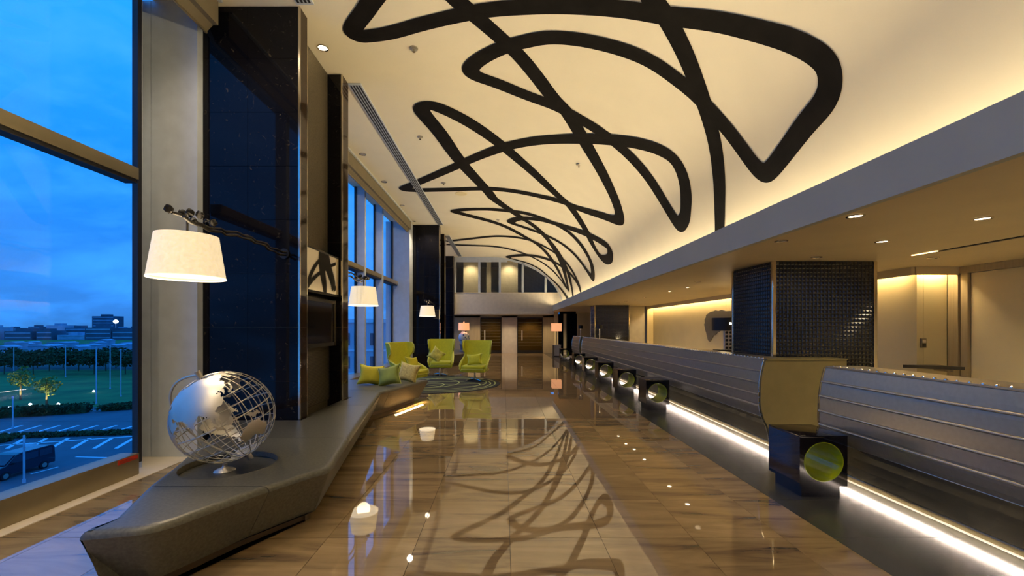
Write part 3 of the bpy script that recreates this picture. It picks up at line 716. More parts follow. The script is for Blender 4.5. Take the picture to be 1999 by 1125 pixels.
SL = [(3.69, 'nearest black cube stool, its round hole lined in bright lime'),
      (7.60, 'black cube stool second from the camera, bright floor strip just beside it'),
      (9.50, 'black cube stool third from the camera along the long counter'),
      (11.45, 'black cube stool fourth from the camera along the long counter'),
      (13.4, 'black cube stool fifth from the camera along the long counter'),
      (15.4, 'black cube stool before the short gap between the far counters'),
      (19.0, 'farthest and smallest-looking black cube stool, by the beige cabinet')]
s0.location = (2.812, SL[0][0], 0); s0['label'] = SL[0][1]
for y, l in SL[1:]: dup(s0, (2.79, y, 0), l)

# ============================================================ FACETED BENCHES
def offset(P, d):
    n = len(P); o = []
    ar = sum(P[i][0]*P[(i+1) % n][1]-P[(i+1) % n][0]*P[i][1] for i in range(n)); sg = 1 if ar > 0 else -1
    for i in range(n):
        a, b_, c = Vector(P[i-1]), Vector(P[i]), Vector(P[(i+1) % n])
        e1, e2 = (b_-a).normalized(), (c-b_).normalized()
        n1, n2 = Vector((-e1.y, e1.x))*sg, Vector((-e2.y, e2.x))*sg
        m_ = (n1+n2); l = m_.length
        m_ = m_/l if l > 1e-4 else n1
        k = d/max(.35, m_.dot(n1))
        o.append((b_.x+m_.x*k, b_.y+m_.y*k))
    return o
def rounded(P, R):
    o = []
    for i, p in enumerate(P):
        r_ = R.get(i, 0)
        if not r_: o.append(p); continue
        a, b_, c = Vector(P[i-1]), Vector(p), Vector(P[(i+1) % len(P)])
        u, v = (a-b_).normalized(), (c-b_).normalized()
        for k in range(7):
            t = k/6; q = b_ + u*r_*(1-t)**2 + v*r_*t**2; o.append((q.x, q.y))
    return o
def bench(P, R, cuts, label, recess=None):
    P = rounded(P, R)
    t = thing('faceted_bench', label, 'bench', (sum(p[0] for p in P)/len(P), sum(p[1] for p in P)/len(P), 0))
    LV = [(.05, .420), (.032, .418), (.016, .411), (.005, .398), (0, .380), (.12, .075)]
    b = MB(); bm = b.bm; rings = []
    for ins, z in LV: rings.append([bm.verts.new((x, y, z)) for x, y in offset(P, ins)])
    n = len(P)
    for a, c in zip(rings, rings[1:]):
        for k in range(n): bm.faces.new([a[k], a[(k+1) % n], c[(k+1) % n], c[k]])
    bm.faces.new(rings[0]); bm.faces.new(rings[-1][::-1])
    bmesh.ops.recalc_face_normals(bm, faces=bm.faces)
    bmesh.ops.triangulate(bm, faces=[f for f in bm.faces if len(f.verts) > 4])
    ed = [-99] + cuts + [99]
    for i in range(len(ed)-1):
        s = bm.copy()
        for yy, inn in ((ed[i]+.0025, False), (ed[i+1]-.0025, True)):
            if abs(yy) > 50: continue
            g = s.verts[:] + s.edges[:] + s.faces[:]
            res = bmesh.ops.bisect_plane(s, geom=g, plane_co=(0, yy, 0), plane_no=(0, 1, 0), clear_inner=not inn, clear_outer=inn)
            eds = [e_ for e_ in res['geom_cut'] if isinstance(e_, bmesh.types.BMEdge)]
            bmesh.ops.holes_fill(s, edges=eds, sides=0)
        bmesh.ops.recalc_face_normals(s, faces=s.faces)
        me = bpy.data.meshes.new('seat_section'); s.to_mesh(me); s.free()
        o = bpy.data.objects.new('seat_section', me); C.objects.link(o); me.materials.append(M['bench'])
        if recess and ed[i] < recess[1] < ed[i+1]:
            cb = MB().lathe([(recess[2], .372), (recess[2], .6)], recess[:2], 64).done('cutter', M['bench'])
            md = o.modifiers.new('b', 'BOOLEAN'); md.object = cb; md.operation = 'DIFFERENCE'; md.solver = 'EXACT'
            dg_ = bpy.context.evaluated_depsgraph_get(); me2 = bpy.data.meshes.new_from_object(o.evaluated_get(dg_))
            o.modifiers.clear(); o.data = me2; bpy.data.objects.remove(cb)
            me = me2
            if not me.materials: me.materials.append(M['bench'])
        me.shade_smooth(); me.set_sharp_from_angle(angle=math.radians(28))
        me.transform(Matrix.Translation(-Vector(t.location))); o.parent = t; ORG[o.name] = ORG[t.name]
    bm.free()
    pp = offset(P, .19)
    MB().prism(pp, 0.0, .075, 'z').done('plinth', M['bench_base'], t)
    if recess:
        MB().lathe([(recess[2]-.006, .385), (recess[2]-.001, .417), (recess[2]+.012, .4205), (recess[2]+.010, .417)], recess[:2], 64, False).done('recess_ring', M['bench'], t, smooth=60)
    return t
BP = [(-2.25, 2.20), (-2.22, 2.40), (-2.44, 2.885), (-2.56, 3.244), (-3.24, 4.94), (-2.395, 4.94), (-2.395, 5.15), (-2.45, 5.16), (-2.45, 6.26), (-2.395, 6.27),
      (-2.395, 6.53), (-3.49, 6.53), (-3.49, 8.78), (-1.57, 8.72), (-1.935, 7.42), (-2.07, 7.08), (-1.53, 4.22), (-1.37, 3.41), (-1.34, 3.22), (-1.42, 3.14), (-1.64, 2.79), (-1.88, 2.28)]
bench(BP, {0: .05, 21: .12, 18: .06, 14: .05}, [2.86, 4.12, 5.86, 7.30], 'long faceted bronze leather bench carrying the silver wire globe', (-2.17, 3.33, .335))
B2 = [(-2.9, 15.82), (-2.26, 16.7), (-1.92, 17.0), (-1.38, 18.4), (-1.5, 20.6), (-3.3, 20.9), (-3.3, 17.3), (-2.35, 17.28), (-2.35, 16.9), (-3.2, 16.6)]
B2 = [(-2.32, 15.8), (-2.2, 16.7), (-1.92, 17.0), (-1.38, 18.4), (-1.5, 20.6), (-3.3, 20.9), (-3.3, 17.3), (-2.32, 17.28)]
bench(B2, {}, [17.6, 19.2], 'far bronze bench holding the blue and white jar lamp')
for (a0, a1, yy) in ((-2.05, -1.72, 8.52),):
    pass
box('plinth_light', -1.93, -1.86, 7.45, 8.4, .008, .02, M['led_gold'], None)
pl = bpy.data.objects['plinth_light']; bpy.data.objects.remove(pl)
area('bench_toe_glow', (-1.78, 8.0, .06), .03, 1.1, 5, (1, .66, .3), (0, -.9, -.27))

# ============================================================ GLOBE
def globe():
    c = Vector((-2.19, 3.30, .803)); R_ = .35
    a = Vector((-.44*.83, -.44*.55, .90)).normalized()
    view = (Vector((0, 0, 1.5))-c); f = (view-a*view.dot(a)).normalized(); e_ = a.cross(f)
    L0 = 112
    def sp(lon, lat, r_=R_):
        l, p = math.radians(lon-L0), math.radians(lat)
        return c + r_*(math.cos(p)*(math.cos(l)*f + math.sin(l)*e_) + math.sin(p)*a)
    t = thing('wire_globe', 'silver wire globe with solid metal continents, resting in the bench recess', 'globe', tuple(c))
    for lon in range(0, 180, 15):
        pts = [sp(lon+(0 if k <= 36 else 180), (-90+k*5 if k <= 36 else 90-(k-36)*5)) for k in range(73)]
        MB().tube(pts, .0033, 6).done('meridian', M['wire'], t, smooth=60)
    for lat in range(-75, 90, 15):
        MB().tube([sp(k*5, lat) for k in range(73)], .0045 if lat == 0 else .003, 6).done('parallel', M['wire'], t, smooth=60)
    LAND = {
     'eurasia': [(-9,37),(-9,43),(-1,44),(-4,48),(2,51),(8,54),(9,57),(12,56),(14,54),(21,55),(24,58),(29,60),(22,60),(22,64),(25,66),(18,61),(16,57),(12,57),(10,59),(5,60),(8,64),(15,69),(25,71),(40,67),(34,65),(45,67),(60,69),(68,69),(72,73),(80,73),(98,77),(113,74),(128,72),(140,73),(160,70),(180,68),(189,66),(178,63),(170,60),(163,58),(157,51),(155,57),(161,61),(152,60),(140,56),(136,54),(141,50),(135,44),(129,41),(129,36),(126,35),(125,39),(121,40),(118,39),(122,37),(120,34),(122,30),(118,24),(110,21),(106,20),(109,14),(107,10),(104,9),(101,13),(103,2),(100,6),(98,11),(98,16),(94,17),(91,22),(87,21),(80,15),(80,11),(77,8),(73,17),(72,21),(67,24),(62,25),(56,27),(51,29),(48,30),(52,24),(56,26),(60,22),(52,16),(44,12),(40,20),(35,28),(34,31),(36,36),(28,37),(26,40),(30,41),(41,41),(37,46),(30,46),(28,42),(23,40),(22,37),(18,42),(13,45),(18,40),(15,38),(8,44),(3,42),(-1,37)],
     'africa': [(-6,36),(10,37),(11,33),(20,31),(30,31),(33,28),(37,21),(43,12),(51,12),(42,-2),(40,-11),(35,-20),(33,-27),(25,-34),(18,-34),(12,-17),(13,-7),(9,0),(8,4),(-4,5),(-13,9),(-17,15),(-16,23),(-10,30)],
     'north_america': [(-168,66),(-156,71),(-135,69),(-115,69),(-95,72),(-82,69),(-94,60),(-82,54),(-78,62),(-65,59),(-56,52),(-66,49),(-60,46),(-70,43),(-76,37),(-81,31),(-80,26),(-84,30),(-94,29),(-97,24),(-95,18),(-88,21),(-88,16),(-83,15),(-83,10),(-78,8),(-86,12),(-95,16),(-105,20),(-112,29),(-115,30),(-117,33),(-124,40),(-124,48),(-133,55),(-145,60),(-155,58),(-162,56),(-165,61)],
     'greenland': [(-55,60),(-45,60),(-22,70),(-18,80),(-35,83),(-60,81),(-68,76),(-54,70)],
     'south_america': [(-78,8),(-72,12),(-61,10),(-50,1),(-35,-6),(-39,-17),(-48,-26),(-57,-36),(-65,-42),(-68,-54),(-74,-50),(-73,-37),(-70,-18),(-80,-6),(-80,1)],
     'australia': [(114,-22),(122,-17),(130,-12),(136,-12),(140,-17),(142,-11),(146,-19),(153,-26),(150,-37),(144,-38),(137,-34),(131,-31),(124,-33),(115,-34)],
     'borneo': [(109,1),(112,3),(117,7),(119,5),(117,-1),(114,-4),(110,-2)],
     'sumatra': [(95,5),(99,3),(104,-2),(106,-6),(102,-4),(98,1)],
     'new_guinea': [(131,-1),(137,-2),(145,-4),(150,-10),(144,-8),(138,-8),(133,-4)],
     'japan': [(130,31),(131,34),(136,36),(140,39),(141,45),(145,43),(141,38),(140,35),(135,34)],
     'philippines': [(120,16),(121,19),(122,15),(126,8),(124,6),(121,12)],
     'antarctica': [(-180,-72),(-120,-74),(-60,-65),(0,-70),(60,-67),(120,-67),(180,-72),(180,-90),(-180,-90)],
     'java': [(105,-6),(114,-7),(114,-9),(106,-8)],
     'sulawesi': [(119,1),(125,2),(121,-1),(122,-5),(120,-5)],
     'madagascar': [(44,-16),(50,-13),(48,-25),(44,-24)],
     'britain': [(-5,50),(1,51),(0,54),(-3,58),(-6,57),(-3,54)]}
    def inside(x, y, P):
        r_ = False; n = len(P)
        for i in range(n):
            x1, y1 = P[i]; x2, y2 = P[(i+1) % n]
            if (y1 > y) != (y2 > y) and x < (x2-x1)*(y-y1)/(y2-y1)+x1: r_ = not r_
        return r_
    ST = 1.25
    rnd = random.Random(3)
    for nm, P in LAND.items():
        b = MB(); bm = b.bm; cache = {}
        x0, x1 = min(p[0] for p in P), max(p[0] for p in P); y0, y1 = min(p[1] for p in P), max(p[1] for p in P)
        def vert(i, j, r_):
            k = (i, j, r_)
            if k not in cache:
                cache[k] = bm.verts.new(sp(i*ST, max(-89.5, min(89.5, j*ST)), r_))
            return cache[k]
        cells = set()
        for i in range(int(x0/ST)-1, int(x1/ST)+2):
            for j in range(int(y0/ST)-1, int(y1/ST)+2):
                if inside((i+.5)*ST+rnd.uniform(-1, 1), (j+.5)*ST+rnd.uniform(-1, 1), P): cells.add((i, j))
        cells = {q for q in cells if sum(((q[0]+dx, q[1]+dy) in cells) for dx, dy in ((1, 0), (-1, 0), (0, 1), (0, -1))) >= 1}
        for (i, j) in cells:
            for r_, rev in ((R_+.004, 1), (R_+.0005, 0)):
                q = [vert(i, j, r_), vert(i+1, j, r_), vert(i+1, j+1, r_), vert(i, j+1, r_)]
                try: bm.faces.new(q if rev else q[::-1])
                except ValueError: pass
            for dx, dy, p_, q_ in ((1, 0, (1, 0), (1, 1)), (-1, 0, (0, 0), (0, 1)), (0, 1, (0, 1), (1, 1)), (0, -1, (0, 0), (1, 0))):
                if (i+dx, j+dy) not in cells:
                    try: bm.faces.new([vert(i+p_[0], j+p_[1], R_+.004), vert(i+q_[0], j+q_[1], R_+.004), vert(i+q_[0], j+q_[1], R_+.0005), vert(i+p_[0], j+p_[1], R_+.0005)])
                    except ValueError: pass
        if not cells: bm.free(); continue
        b.done('continent', M['silver'], t, smooth=50)
    # pins, half-ring holder, foot
    RH = R_+.02
    for s in (1, -1):
        MB().tube([c+a*s*(R_-.005), c+a*s*(R_+.055)], .021, 14).done('pin', M['wire'], t, smooth=40)
    n_ = a.cross(view).normalized(); side = a.cross(n_).normalized()
    if side.dot(view) > 0: side = -side
    # holder ring runs from pin to pin round the lower back
    pts = []
    for k in range(33):
        th = PI*k/32; pts.append(c + RH*(math.cos(th)*a + math.sin(th)*(-(Vector((.83, .55, 0)))*.75 + side*.5).normalized()))
    # keep holder on the lower-left side
    MB().tube(pts, .009, 8).done('holder_arc', M['wire'], t, smooth=60)
    zb = .372
    MB().tube([c+Vector((0, 0, -R_-.02)), (c.x, c.y, zb+.03)], .016, 12).done('stem', M['wire'], t, smooth=40)
    MB().lathe([(.075, zb), (.075, zb+.008), (.06, zb+.018), (.02, zb+.034), (.014, zb+.05)], (c.x, c.y), 32).done('foot', M['silver'], t, smooth=40)
    return t
globe()

# ============================================================ WALL-ARM LAMPS
def lamp():
    t = thing('wall_lamp', None, 'lamp', (0, 0, 0), 'linen shaded lamps on black twig arms')
    b = MB(); b.lathe([(.265, 0), (.215, .345), (.212, .345), (.262, 0)], (0, 0), 56, False); bm = b.bm
    b.done('shade', M['shade'], t, smooth=50)
    MB().lathe([(.267, -.004), (.267, .006), (.260, .006), (.260, -.004), (.267, -.004)], (0, 0), 56, False).done('shade_rim', M['shade_in'], t)
    MB().lathe([(.255, .02), (.001, .021)], (0, 0), 40, False).done('diffuser', M['shade_in'], t)
    MB().tube([(0, 0, .2), (0, 0, .50)], .009, 8).done('stem', M['blackmetal'], t)
    rnd = random.Random(5)
    for k, (dx, dz) in enumerate(((-.03, .50), (.05, .46))):
        pts = []; rad = []
        for i in range(22):
            y = -.12 + i*.0785
            pts.append((dx*(1-i/22)+.012*math.sin(i*1.3+k), y, dz-.02*math.sin(i*.4)+.01*math.sin(i*2.1+k*2)))
            rad.append(.012+.003*math.sin(i*1.7))
        MB().tube(pts, rad, 8).done('twig_arm', M['blackmetal'], t, smooth=60)
    for i in range(7):
        k = i % 2; y = -.14+.07*i; x = (-.045, .06)[k]+rnd.uniform(-.02, .02); z = .50+rnd.uniform(-.01, .035)
        b = MB(); b.lathe([(.005, -.036), (.028, -.018), (.034, 0), (.026, .02), (.005, .036)], (0, 0), 10)
        for v in b.bm.verts: v.co = Matrix.Rotation(rnd.uniform(0, 2), 3, 'X') @ v.co + Vector((x, y, z))
        b.done('twig_knot', M['blackmetal'], t, smooth=60)
    MB().tube([(-.02, 1.53, .47), (-.02, 1.548, .47)], .06, 20).done('wall_plate', M['blackmetal'], t, smooth=40)
    return t
lp = lamp(); lp.location = (-2.56, 3.40, 1.90)
lp['label'] = 'nearest wall lamp, large lit linen shade above the wire globe'
def plate(y, z):
    pass
lp2 = dup(lp, (-2.60, 7.80, 1.91), 'lit linen wall lamp hanging before the tall windows above the cushions', PI)
lp3 = dup(lp, (-2.54, 14.0, 1.88), 'small-looking lit linen lamp on the dark pillar beyond the lime chairs')
for p in ((-2.56, 3.40, 1.86), (-2.60, 7.8, 1.87), (-2.54, 14.0, 1.84)):
    spot('lamp_down', p, 22, (1, .75, .45), 2.6, .7, .12)
    spot('lamp_up', (p[0], p[1], p[2]+.42), 10, (1, .75, .45), 2.2, .8, .12, (PI, 0, 0))

# ============================================================ WING CHAIRS
def chair():
    t = thing('wing_chair', None, 'chair', (0, 0, 0), 'lime wing chairs on the round rug')
    # facing -Y. columns across: side front, side mid, corner, back..., corner, side mid, side front
    rowsz = [(.27, .50, .30, .02), (.36, .62, .34, .02), (.44, .60, .355, .03), (.52, .48, .36, .05), (.59, .30, .36, .07), (.66, .12, .355, .085), (.72, .07, .35, .10), (.79, .10, .36, .115), (.86, .20, .375, .13), (.97, .23, .385, .15), (1.06, .22, .39, .165), (1.12, .17, .39, .175)]
    b = MB(); bm = b.bm; G_ = []
    for z, dep, hw, lean in rowsz:
        yb = .30+lean; row = []
        for u in (1.0, .55, .15): row.append((-hw-(.03*u), yb-dep*u, z))
        for u in (-.75, -.3, .3, .75): row.append((hw*u, yb+.05*(1-u*u)-.01, z))
        for u in (.15, .55, 1.0): row.append((hw+(.03*u), yb-dep*u, z))
        G_.append([bm.verts.new(p) for p in row])
    for i in range(len(G_)-1):
        for k in range(9): bm.faces.new([G_[i][k], G_[i][k+1], G_[i+1][k+1], G_[i+1][k]])
    # under-seat pan
    pan = [bm.verts.new((x, y, .25)) for x, y in ((-.27, -.22), (.27, -.22), (.27, .28), (-.27, .28))]
    bm.faces.new(pan)
    me = bpy.data.meshes.new('shell'); bm.to_mesh(me); bm.free(); me.materials.append(M['lime']); me.shade_smooth()
    o = bpy.data.objects.new('shell', me); C.objects.link(o)
    m1 = o.modifiers.new('s', 'SUBSURF'); m1.levels = m1.render_levels = 2
    m2 = o.modifiers.new('t', 'SOLIDIFY'); m2.thickness = .035; m2.offset = 1
    me2 = bpy.data.meshes.new_from_object(o.evaluated_get(bpy.context.evaluated_depsgraph_get()))
    o.modifiers.clear(); o.data = me2; o.parent = t; ORG[o.name] = (0, 0, 0)
    def cushion(name, x0, x1, y0, y1, z0, z1, m):
        bb = MB().box(x0, x1, y0, y1, z0, z1); bmesh.ops.bevel(bb.bm, geom=bb.bm.edges[:], offset=.035, segments=3, affect='EDGES', profile=.5)
        return bb.done(name, m, t, smooth=60)
    cushion('seat_base', -.345, .345, -.31, .30, .26, .36, M['lime'])
    cushion('seat_cushion', -.31, .31, -.33, .30, .34, .45, M['lime'])
    MB().tube([(-.30, -.325, .35), (.30, -.325, .35)], .008, 8).done('piping', M['lime_pipe'], t)
    for s in (-1, 1):
        pts = [(s*(hw+.035), .30+lean-dep-.005, z) for z, dep, hw, lean in rowsz]
        MB().tube(pts, .010, 8).done('piping', M['lime_pipe'], t, smooth=60)
    MB().tube([(0, 0, .05), (0, 0, .27)], .025, 14).done('swivel_column', M['chrome'], t, smooth=40)
    for k in range(4):
        a = PI/4+k*PI/2
        MB().tube([(0, 0, .055), (.16*math.cos(a), .16*math.sin(a), .05), (.31*math.cos(a), .31*math.sin(a), .022)], [.02, .016, .012], 8).done('leg', M['chrome'], t, smooth=40)
    return t
ch = chair(); ch.location = (-.80, 11.75, .012); ch.rotation_euler = (0, 0, -.15)
ch['label'] = 'lime wing chair with plain cushion at the aisle side of the rug'
dup(ch, (-1.95, 13.1, .012), 'lime wing chair with patterned cushion in front of the black pillar', .1)
dup(ch, (-2.32, 10.35, .012), 'lime wing chair nearest the windows, turned sideways behind the bench cushions', 1.05)

def pillow(name, w_, h_, th, m, loc, rot, label, cat='cushion', group=None):
    b = MB(); bm = b.bm; N_ = 14; Gd = {}
    for s in (1, -1):
        for i in range(N_+1):
            for j in range(N_+1):
                u, v = 2*i/N_-1, 2*j/N_-1
                if s == -1 and (i in (0, N_) or j in (0, N_)): Gd[s, i, j] = Gd[1, i, j]; continue
                k = (1-u**4)*(1-v**4)
                pin = 1-.20*(1-abs(v)**1.5)*abs(u)**3; pin2 = 1-.20*(1-abs(u)**1.5)*abs(v)**3
                Gd[s, i, j] = bm.verts.new((u*w_/2*pin, s*th/2*k**.55, v*h_/2*pin2))
        for i in range(N_):
            for j in range(N_): bm.faces.new([Gd[s, i, j], Gd[s, i+1, j], Gd[s, i+1, j+1], Gd[s, i, j+1]])
    edge = [(Gd[1, i, 0].co.copy()) for i in range(N_+1)] + [Gd[1, N_, j].co.copy() for j in range(N_+1)] + [Gd[1, i, N_].co.copy() for i in range(N_, -1, -1)] + [Gd[1, 0, j].co.copy() for j in range(N_, -1, -1)]
    t = thing(name, label, cat, (0, 0, 0), group)
    b.done('cover', m, t, smooth=80)
    MB().tube(edge, .006, 6).done('piping', M['lime_pipe'], t, smooth=60)
    t.location = loc; t.rotation_euler = rot
    return t
M['green_cushion'] = mat('olive_green_cushion', (.17, .22, .035), .7, noise=(3, .45, 3, (1, 1, 1)))
M['yellow_cushion'] = mat('yellow_cushion', (.52, .46, .015), .7, noise=(4, .15, 3, (1, 1, 1)))
M['beige_cushion'] = mat('beige_cushion', (.40, .34, .12), .75, noise=(30, .25, 3, (1, 1, 1)))
M['pattern_cushion'] = mat('patterned_cushion', (.50, .46, .08), .7, noise=(9, .35, 1, (1, 1, 1)))
grp = 'cushions on the sofa bench'
pillow('cushion', .46, .40, .16, M['yellow_cushion'], (-2.52, 7.98, .60), (-.35, .12, .25), 'yellow cushion nearest the windows on the bronze bench', group=grp)
pillow('cushion', .46, .40, .16, M['green_cushion'], (-2.14, 7.86, .60), (-.42, -.22, -.12), 'mottled green cushion in the middle on the bronze bench', group=grp)
pillow('cushion', .46, .40, .14, M['beige_cushion'], (-1.90, 8.40, .60), (-.35, .16, -.3), 'woven beige cushion leaning behind the green one', group=grp)
pillow('cushion', .44, .32, .13, M['lime'], (-.80, 11.62, .62), (-.30, -.10, -.15), 'plain lime cushion in the aisle-side wing chair')
pillow('cushion', .42, .42, .14, M['pattern_cushion'], (-2.06, 12.92, .66), (-.35, .65, .1), 'pale patterned cushion in the chair by the black pillar')
pillow('cushion', .42, .34, .13, M['yellow_cushion'], (-2.25, 10.38, .62), (-.45, .1, 1.05), 'yellow cushion in the sideways wing chair by the windows')

# ============================================================ RUG
rug = thing('round_rug', 'round charcoal rug with thin lime looping circles under the wing chairs', 'rug', (-1.8, 11.25, 0))
MB().lathe([(1.70, .0), (1.70, .008), (1.69, .012), (.001, .012)], (-1.8, 11.25), 96).done('pile', mat('rug_pile', (.013, .014, .012), .95, noise=(40, .4, 3, (1, 1, 1))), rug)
def ringline(cx, cy, rx, ry, rot, w_=.035):
    b = MB(); bm = b.bm; A = []
    for k in range(72):
        a = 2*PI*k/72; q = []
        for s in (-1, 1):
            x, y = (rx+s*w_/2)*math.cos(a), (ry+s*w_/2)*math.sin(a)
            q.append(bm.verts.new((cx+x*math.cos(rot)-y*math.sin(rot), cy+x*math.sin(rot)+y*math.cos(rot), .0125)))
        A.append(q)
    for k in range(72): bm.faces.new([A[k][0], A[k][1], A[(k+1) % 72][1], A[(k+1) % 72][0]])
    return b
rl = mat('rug_line', (.38, .44, .16), .9)
for i, a in enumerate([(-1.8, 11.25, 1.58, 1.58, 0), (-1.55, 11.2, 1.20, 1.25, .3), (-2.25, 11.3, 1.05, 1.0, 0), (-1.9, 10.8, 1.3, .75, .2), (-1.35, 11.5, .85, 1.0, .5), (-2.3, 10.9, .75, .6, 0), (-1.8, 11.7, 1.35, .6, -.2)]):
    o = ringline(*a).done('woven_ring', rl, rug); o.location.z = i*.0004

# ============================================================ JAR LAMP, CABINET, DESK LAMPS
jl = thing('jar_lamp', 'blue and white jar lamp with pink square shade on the far bench', 'lamp', (-1.78, 18.9, .42))
jx, jy = -1.78, 18.9
MB().lathe([(.20, .42), (.20, .46), (.16, .50), (.17, .66), (.20, .72), (.20, .76)], (jx, jy), 28).done('pedestal', mat('grey_stone', (.16, .16, .17), .6), jl, smooth=40)
jm = mat('porcelain', (.62, .66, .72), .15, noise=False)
t_ = jm.node_tree; tcn = nd(t_, 'ShaderNodeTexCoord'); vo = nd(t_, 'ShaderNodeTexVoronoi', ins={'Scale': 9.0}); rr = nd(t_, 'ShaderNodeValToRGB')
rr.color_ramp.elements[0].position = .25; rr.color_ramp.elements[0].color = (.02, .05, .22, 1); rr.color_ramp.elements[1].position = .42; rr.color_ramp.elements[1].color = (.65, .70, .75, 1)
t_.links.new(tcn.outputs['Object'], vo.inputs['Vector']); t_.links.new(vo.outputs['Distance'], rr.inputs[0]); t_.links.new(rr.outputs[0], t_.nodes['Principled BSDF'].inputs['Base Color'])
MB().lathe([(.12, .76), (.17, .82), (.24, .95), (.25, 1.08), (.22, 1.20), (.13, 1.28), (.09, 1.31), (.10, 1.34)], (jx, jy), 32).done('jar', jm, jl, smooth=60)
MB().tube([(jx, jy, 1.33), (jx, jy, 1.74)], .012, 8).done('stem', M['chrome'], jl)
MB().lathe([(.245, 1.38), (.235, 1.72)], (jx, jy), 40, False).done('shade', M['shade_pink'], jl, smooth=40)
MB().lathe([(.02, 1.735), (.03, 1.76), (.001, 1.79)], (jx, jy), 12).done('finial', M['chrome'], jl)
point('jar_lamp_bulb', (jx, jy, 1.55), 6, (1, .6, .35), .1)

cb = thing('side_cabinet', 'small beige cabinet at the far end of the stool row', 'cabinet', (2.78, 21.8, 0))
box('carcass', 2.62, 2.98, 21.8, 22.3, .04, .58, M['mezz'], cb, bevel=.006)
box('top', 2.60, 3.0, 21.78, 22.32, .58, .60, M['sill'], cb)
box('side_edge', 2.60, 2.62, 21.78, 22.3, 0, .58, M['dark'], cb)
box('plinth', 2.64, 2.96, 21.84, 22.28, 0, .04, M['dark'], cb)
fl = thing('floor_lamp', 'floor lamp with pink square shade at the far right corner', 'lamp', (2.85, 22.6, 0))
box('base', 2.72, 2.98, 22.48, 22.74, 0, .03, M['blackmetal'], fl, bevel=.005)
MB().tube([(2.85, 22.61, .03), (2.85, 22.61, 1.72)], .014, 10).done('pole', M['blackmetal'], fl)
MB().prism([(2.60, 22.36), (3.10, 22.36), (3.10, 22.86), (2.60, 22.86)], 1.31, 1.74, 'z').done('shade', M['shade_pink'], fl)

def desk_lamp(x, y, label):
    t = thing('desk_lamp', label, 'lamp', (x, y, 1.118), 'small desk lamps on the far counters')
    box('base', x-.06, x+.06, y-.05, y+.05, 1.118, 1.135, M['blackmetal'], t, bevel=.004)
    MB().tube([(x, y, 1.13), (x, y, 1.48)], .016, 10).done('post', M['sill'], t, smooth=40)
    MB().lathe([(.095, 1.45), (.10, 1.60), (.02, 1.605)], (x, y), 24, False).done('shade', M['blackmetal'], t, smooth=40)
    MB().lathe([(.004, 1.46), (.03, 1.47), (.04, 1.50), (.03, 1.53), (.01, 1.55)], (x, y-.02), 14).done('bulb', M['bulb'], t, smooth=60)
desk_lamp(3.34, 18.2, 'small black desk lamp on the short far counter')
desk_lamp(3.36, 14.7, 'small black desk lamp on the long counter, before the far mosaic column')

# back counter with tall black lamp, map art
bc = thing('back_counter', 'dark low cabinet behind the long counter carrying the black shaded lamp', 'cabinet', (4.55, 8.7, 0))
box('carcass', 4.2, 5.0, 8.3, 9.1, 0, .98, M['taupe'], bc); box('top', 4.17, 5.03, 8.27, 9.13, .98, 1.0, M['counter_top'], bc)
tl = thing('table_lamp', 'tall lamp with wide black shade and ringed base beside the big column', 'lamp', (4.56, 8.6, 1.0))
box('tray', 4.36, 4.78, 8.45, 8.75, 1.0, 1.05, M['blackmetal'], tl)
for sx_ in (-.05, .03):
    box('ringed_post', 4.56+sx_, 4.56+sx_+.075, 8.56, 8.62, 1.05, 1.44, M['sill'], tl)
    for k in range(5): 
        b = MB(); b.tube([(4.56+sx_+.0375, 8.548, 1.09+k*.078), (4.56+sx_+.0375, 8.562, 1.09+k*.078)], .026, 16); b.done('ring', M['blackmetal'], tl)
b = MB(); b.lathe([(.27, 1.44), (.27, 1.70), (.268, 1.70), (.268, 1.44)], (4.56, 8.6), 40, False); b.done('shade', M['blackmetal'], tl, smooth=40)
MB().lathe([(.004, 1.56), (.018, 1.565), (.018, 1.60), (.004, 1.605)], (4.50, 8.33), 12).done('shade_spot', M['bulb'], tl)
point('table_lamp_glow', (4.56, 8.6, 1.8), 3, WARM, .08)
# scalloped grey wall sculpture
art = thing('wall_sculpture', 'grey scalloped tree-like relief on the cream wall beside the black lamp', 'wall art', (6.17, 9.3, 1.5))
P = []
def ypix(x): return 820*6.19/(x-983)
for x, y in ((1425, 607), (1410, 605), (1398, 606), (1388, 609), (1380, 615), (1377, 624), (1376, 634), (1378, 644), (1381, 655), (1383, 663), (1386, 667), (1390, 662), (1394, 655), (1400, 650), (1412, 645), (1430, 640), (1450, 640), (1460, 620), (1450, 606)):
    Y = ypix(x); P.append((Y, 1.5+(640-y)/820*Y))
q = []
for i in range(len(P)):
    a, b_ = P[i], P[(i+1) % len(P)]
    q.append(a); q.append(((a[0]+b_[0])/2+random.uniform(-.03, .03), (a[1]+b_[1])/2+random.uniform(-.03, .03)))
MB().prism(q, 6.165, 6.20, 'x').done('relief', mat('grey_relief', (.16, .15, .13), .6), art)
# thermostat and shelf on return wall
th = thing('thermostat', 'small grey thermostat panel on the lit cream wall', 'thermostat', (6.3, 6.27, 1.26))
box('case', 6.24, 6.315, 6.27, 6.30, 1.20, 1.34, M['alu'], th, bevel=.004)
box('screen', 6.252, 6.303, 6.266, 6.271, 1.275, 1.32, M['sill'], th); box('keypad', 6.252, 6.303, 6.266, 6.271, 1.215, 1.262, M['dark'], th)
sh = thing('wall_ledge', 'thin dark ledge on the lit cream wall below the thermostat', 'shelf', (6.1, 6.2, .9))
MB().prism([(5.98, 6.29), (6.50, 5.92), (6.50, 6.29)], .90, .945, 'z').done('board', M['dark'], sh)
box('bracket', 6.44, 6.48, 6.05, 6.29, .86, .90, M['taupe'], sh)

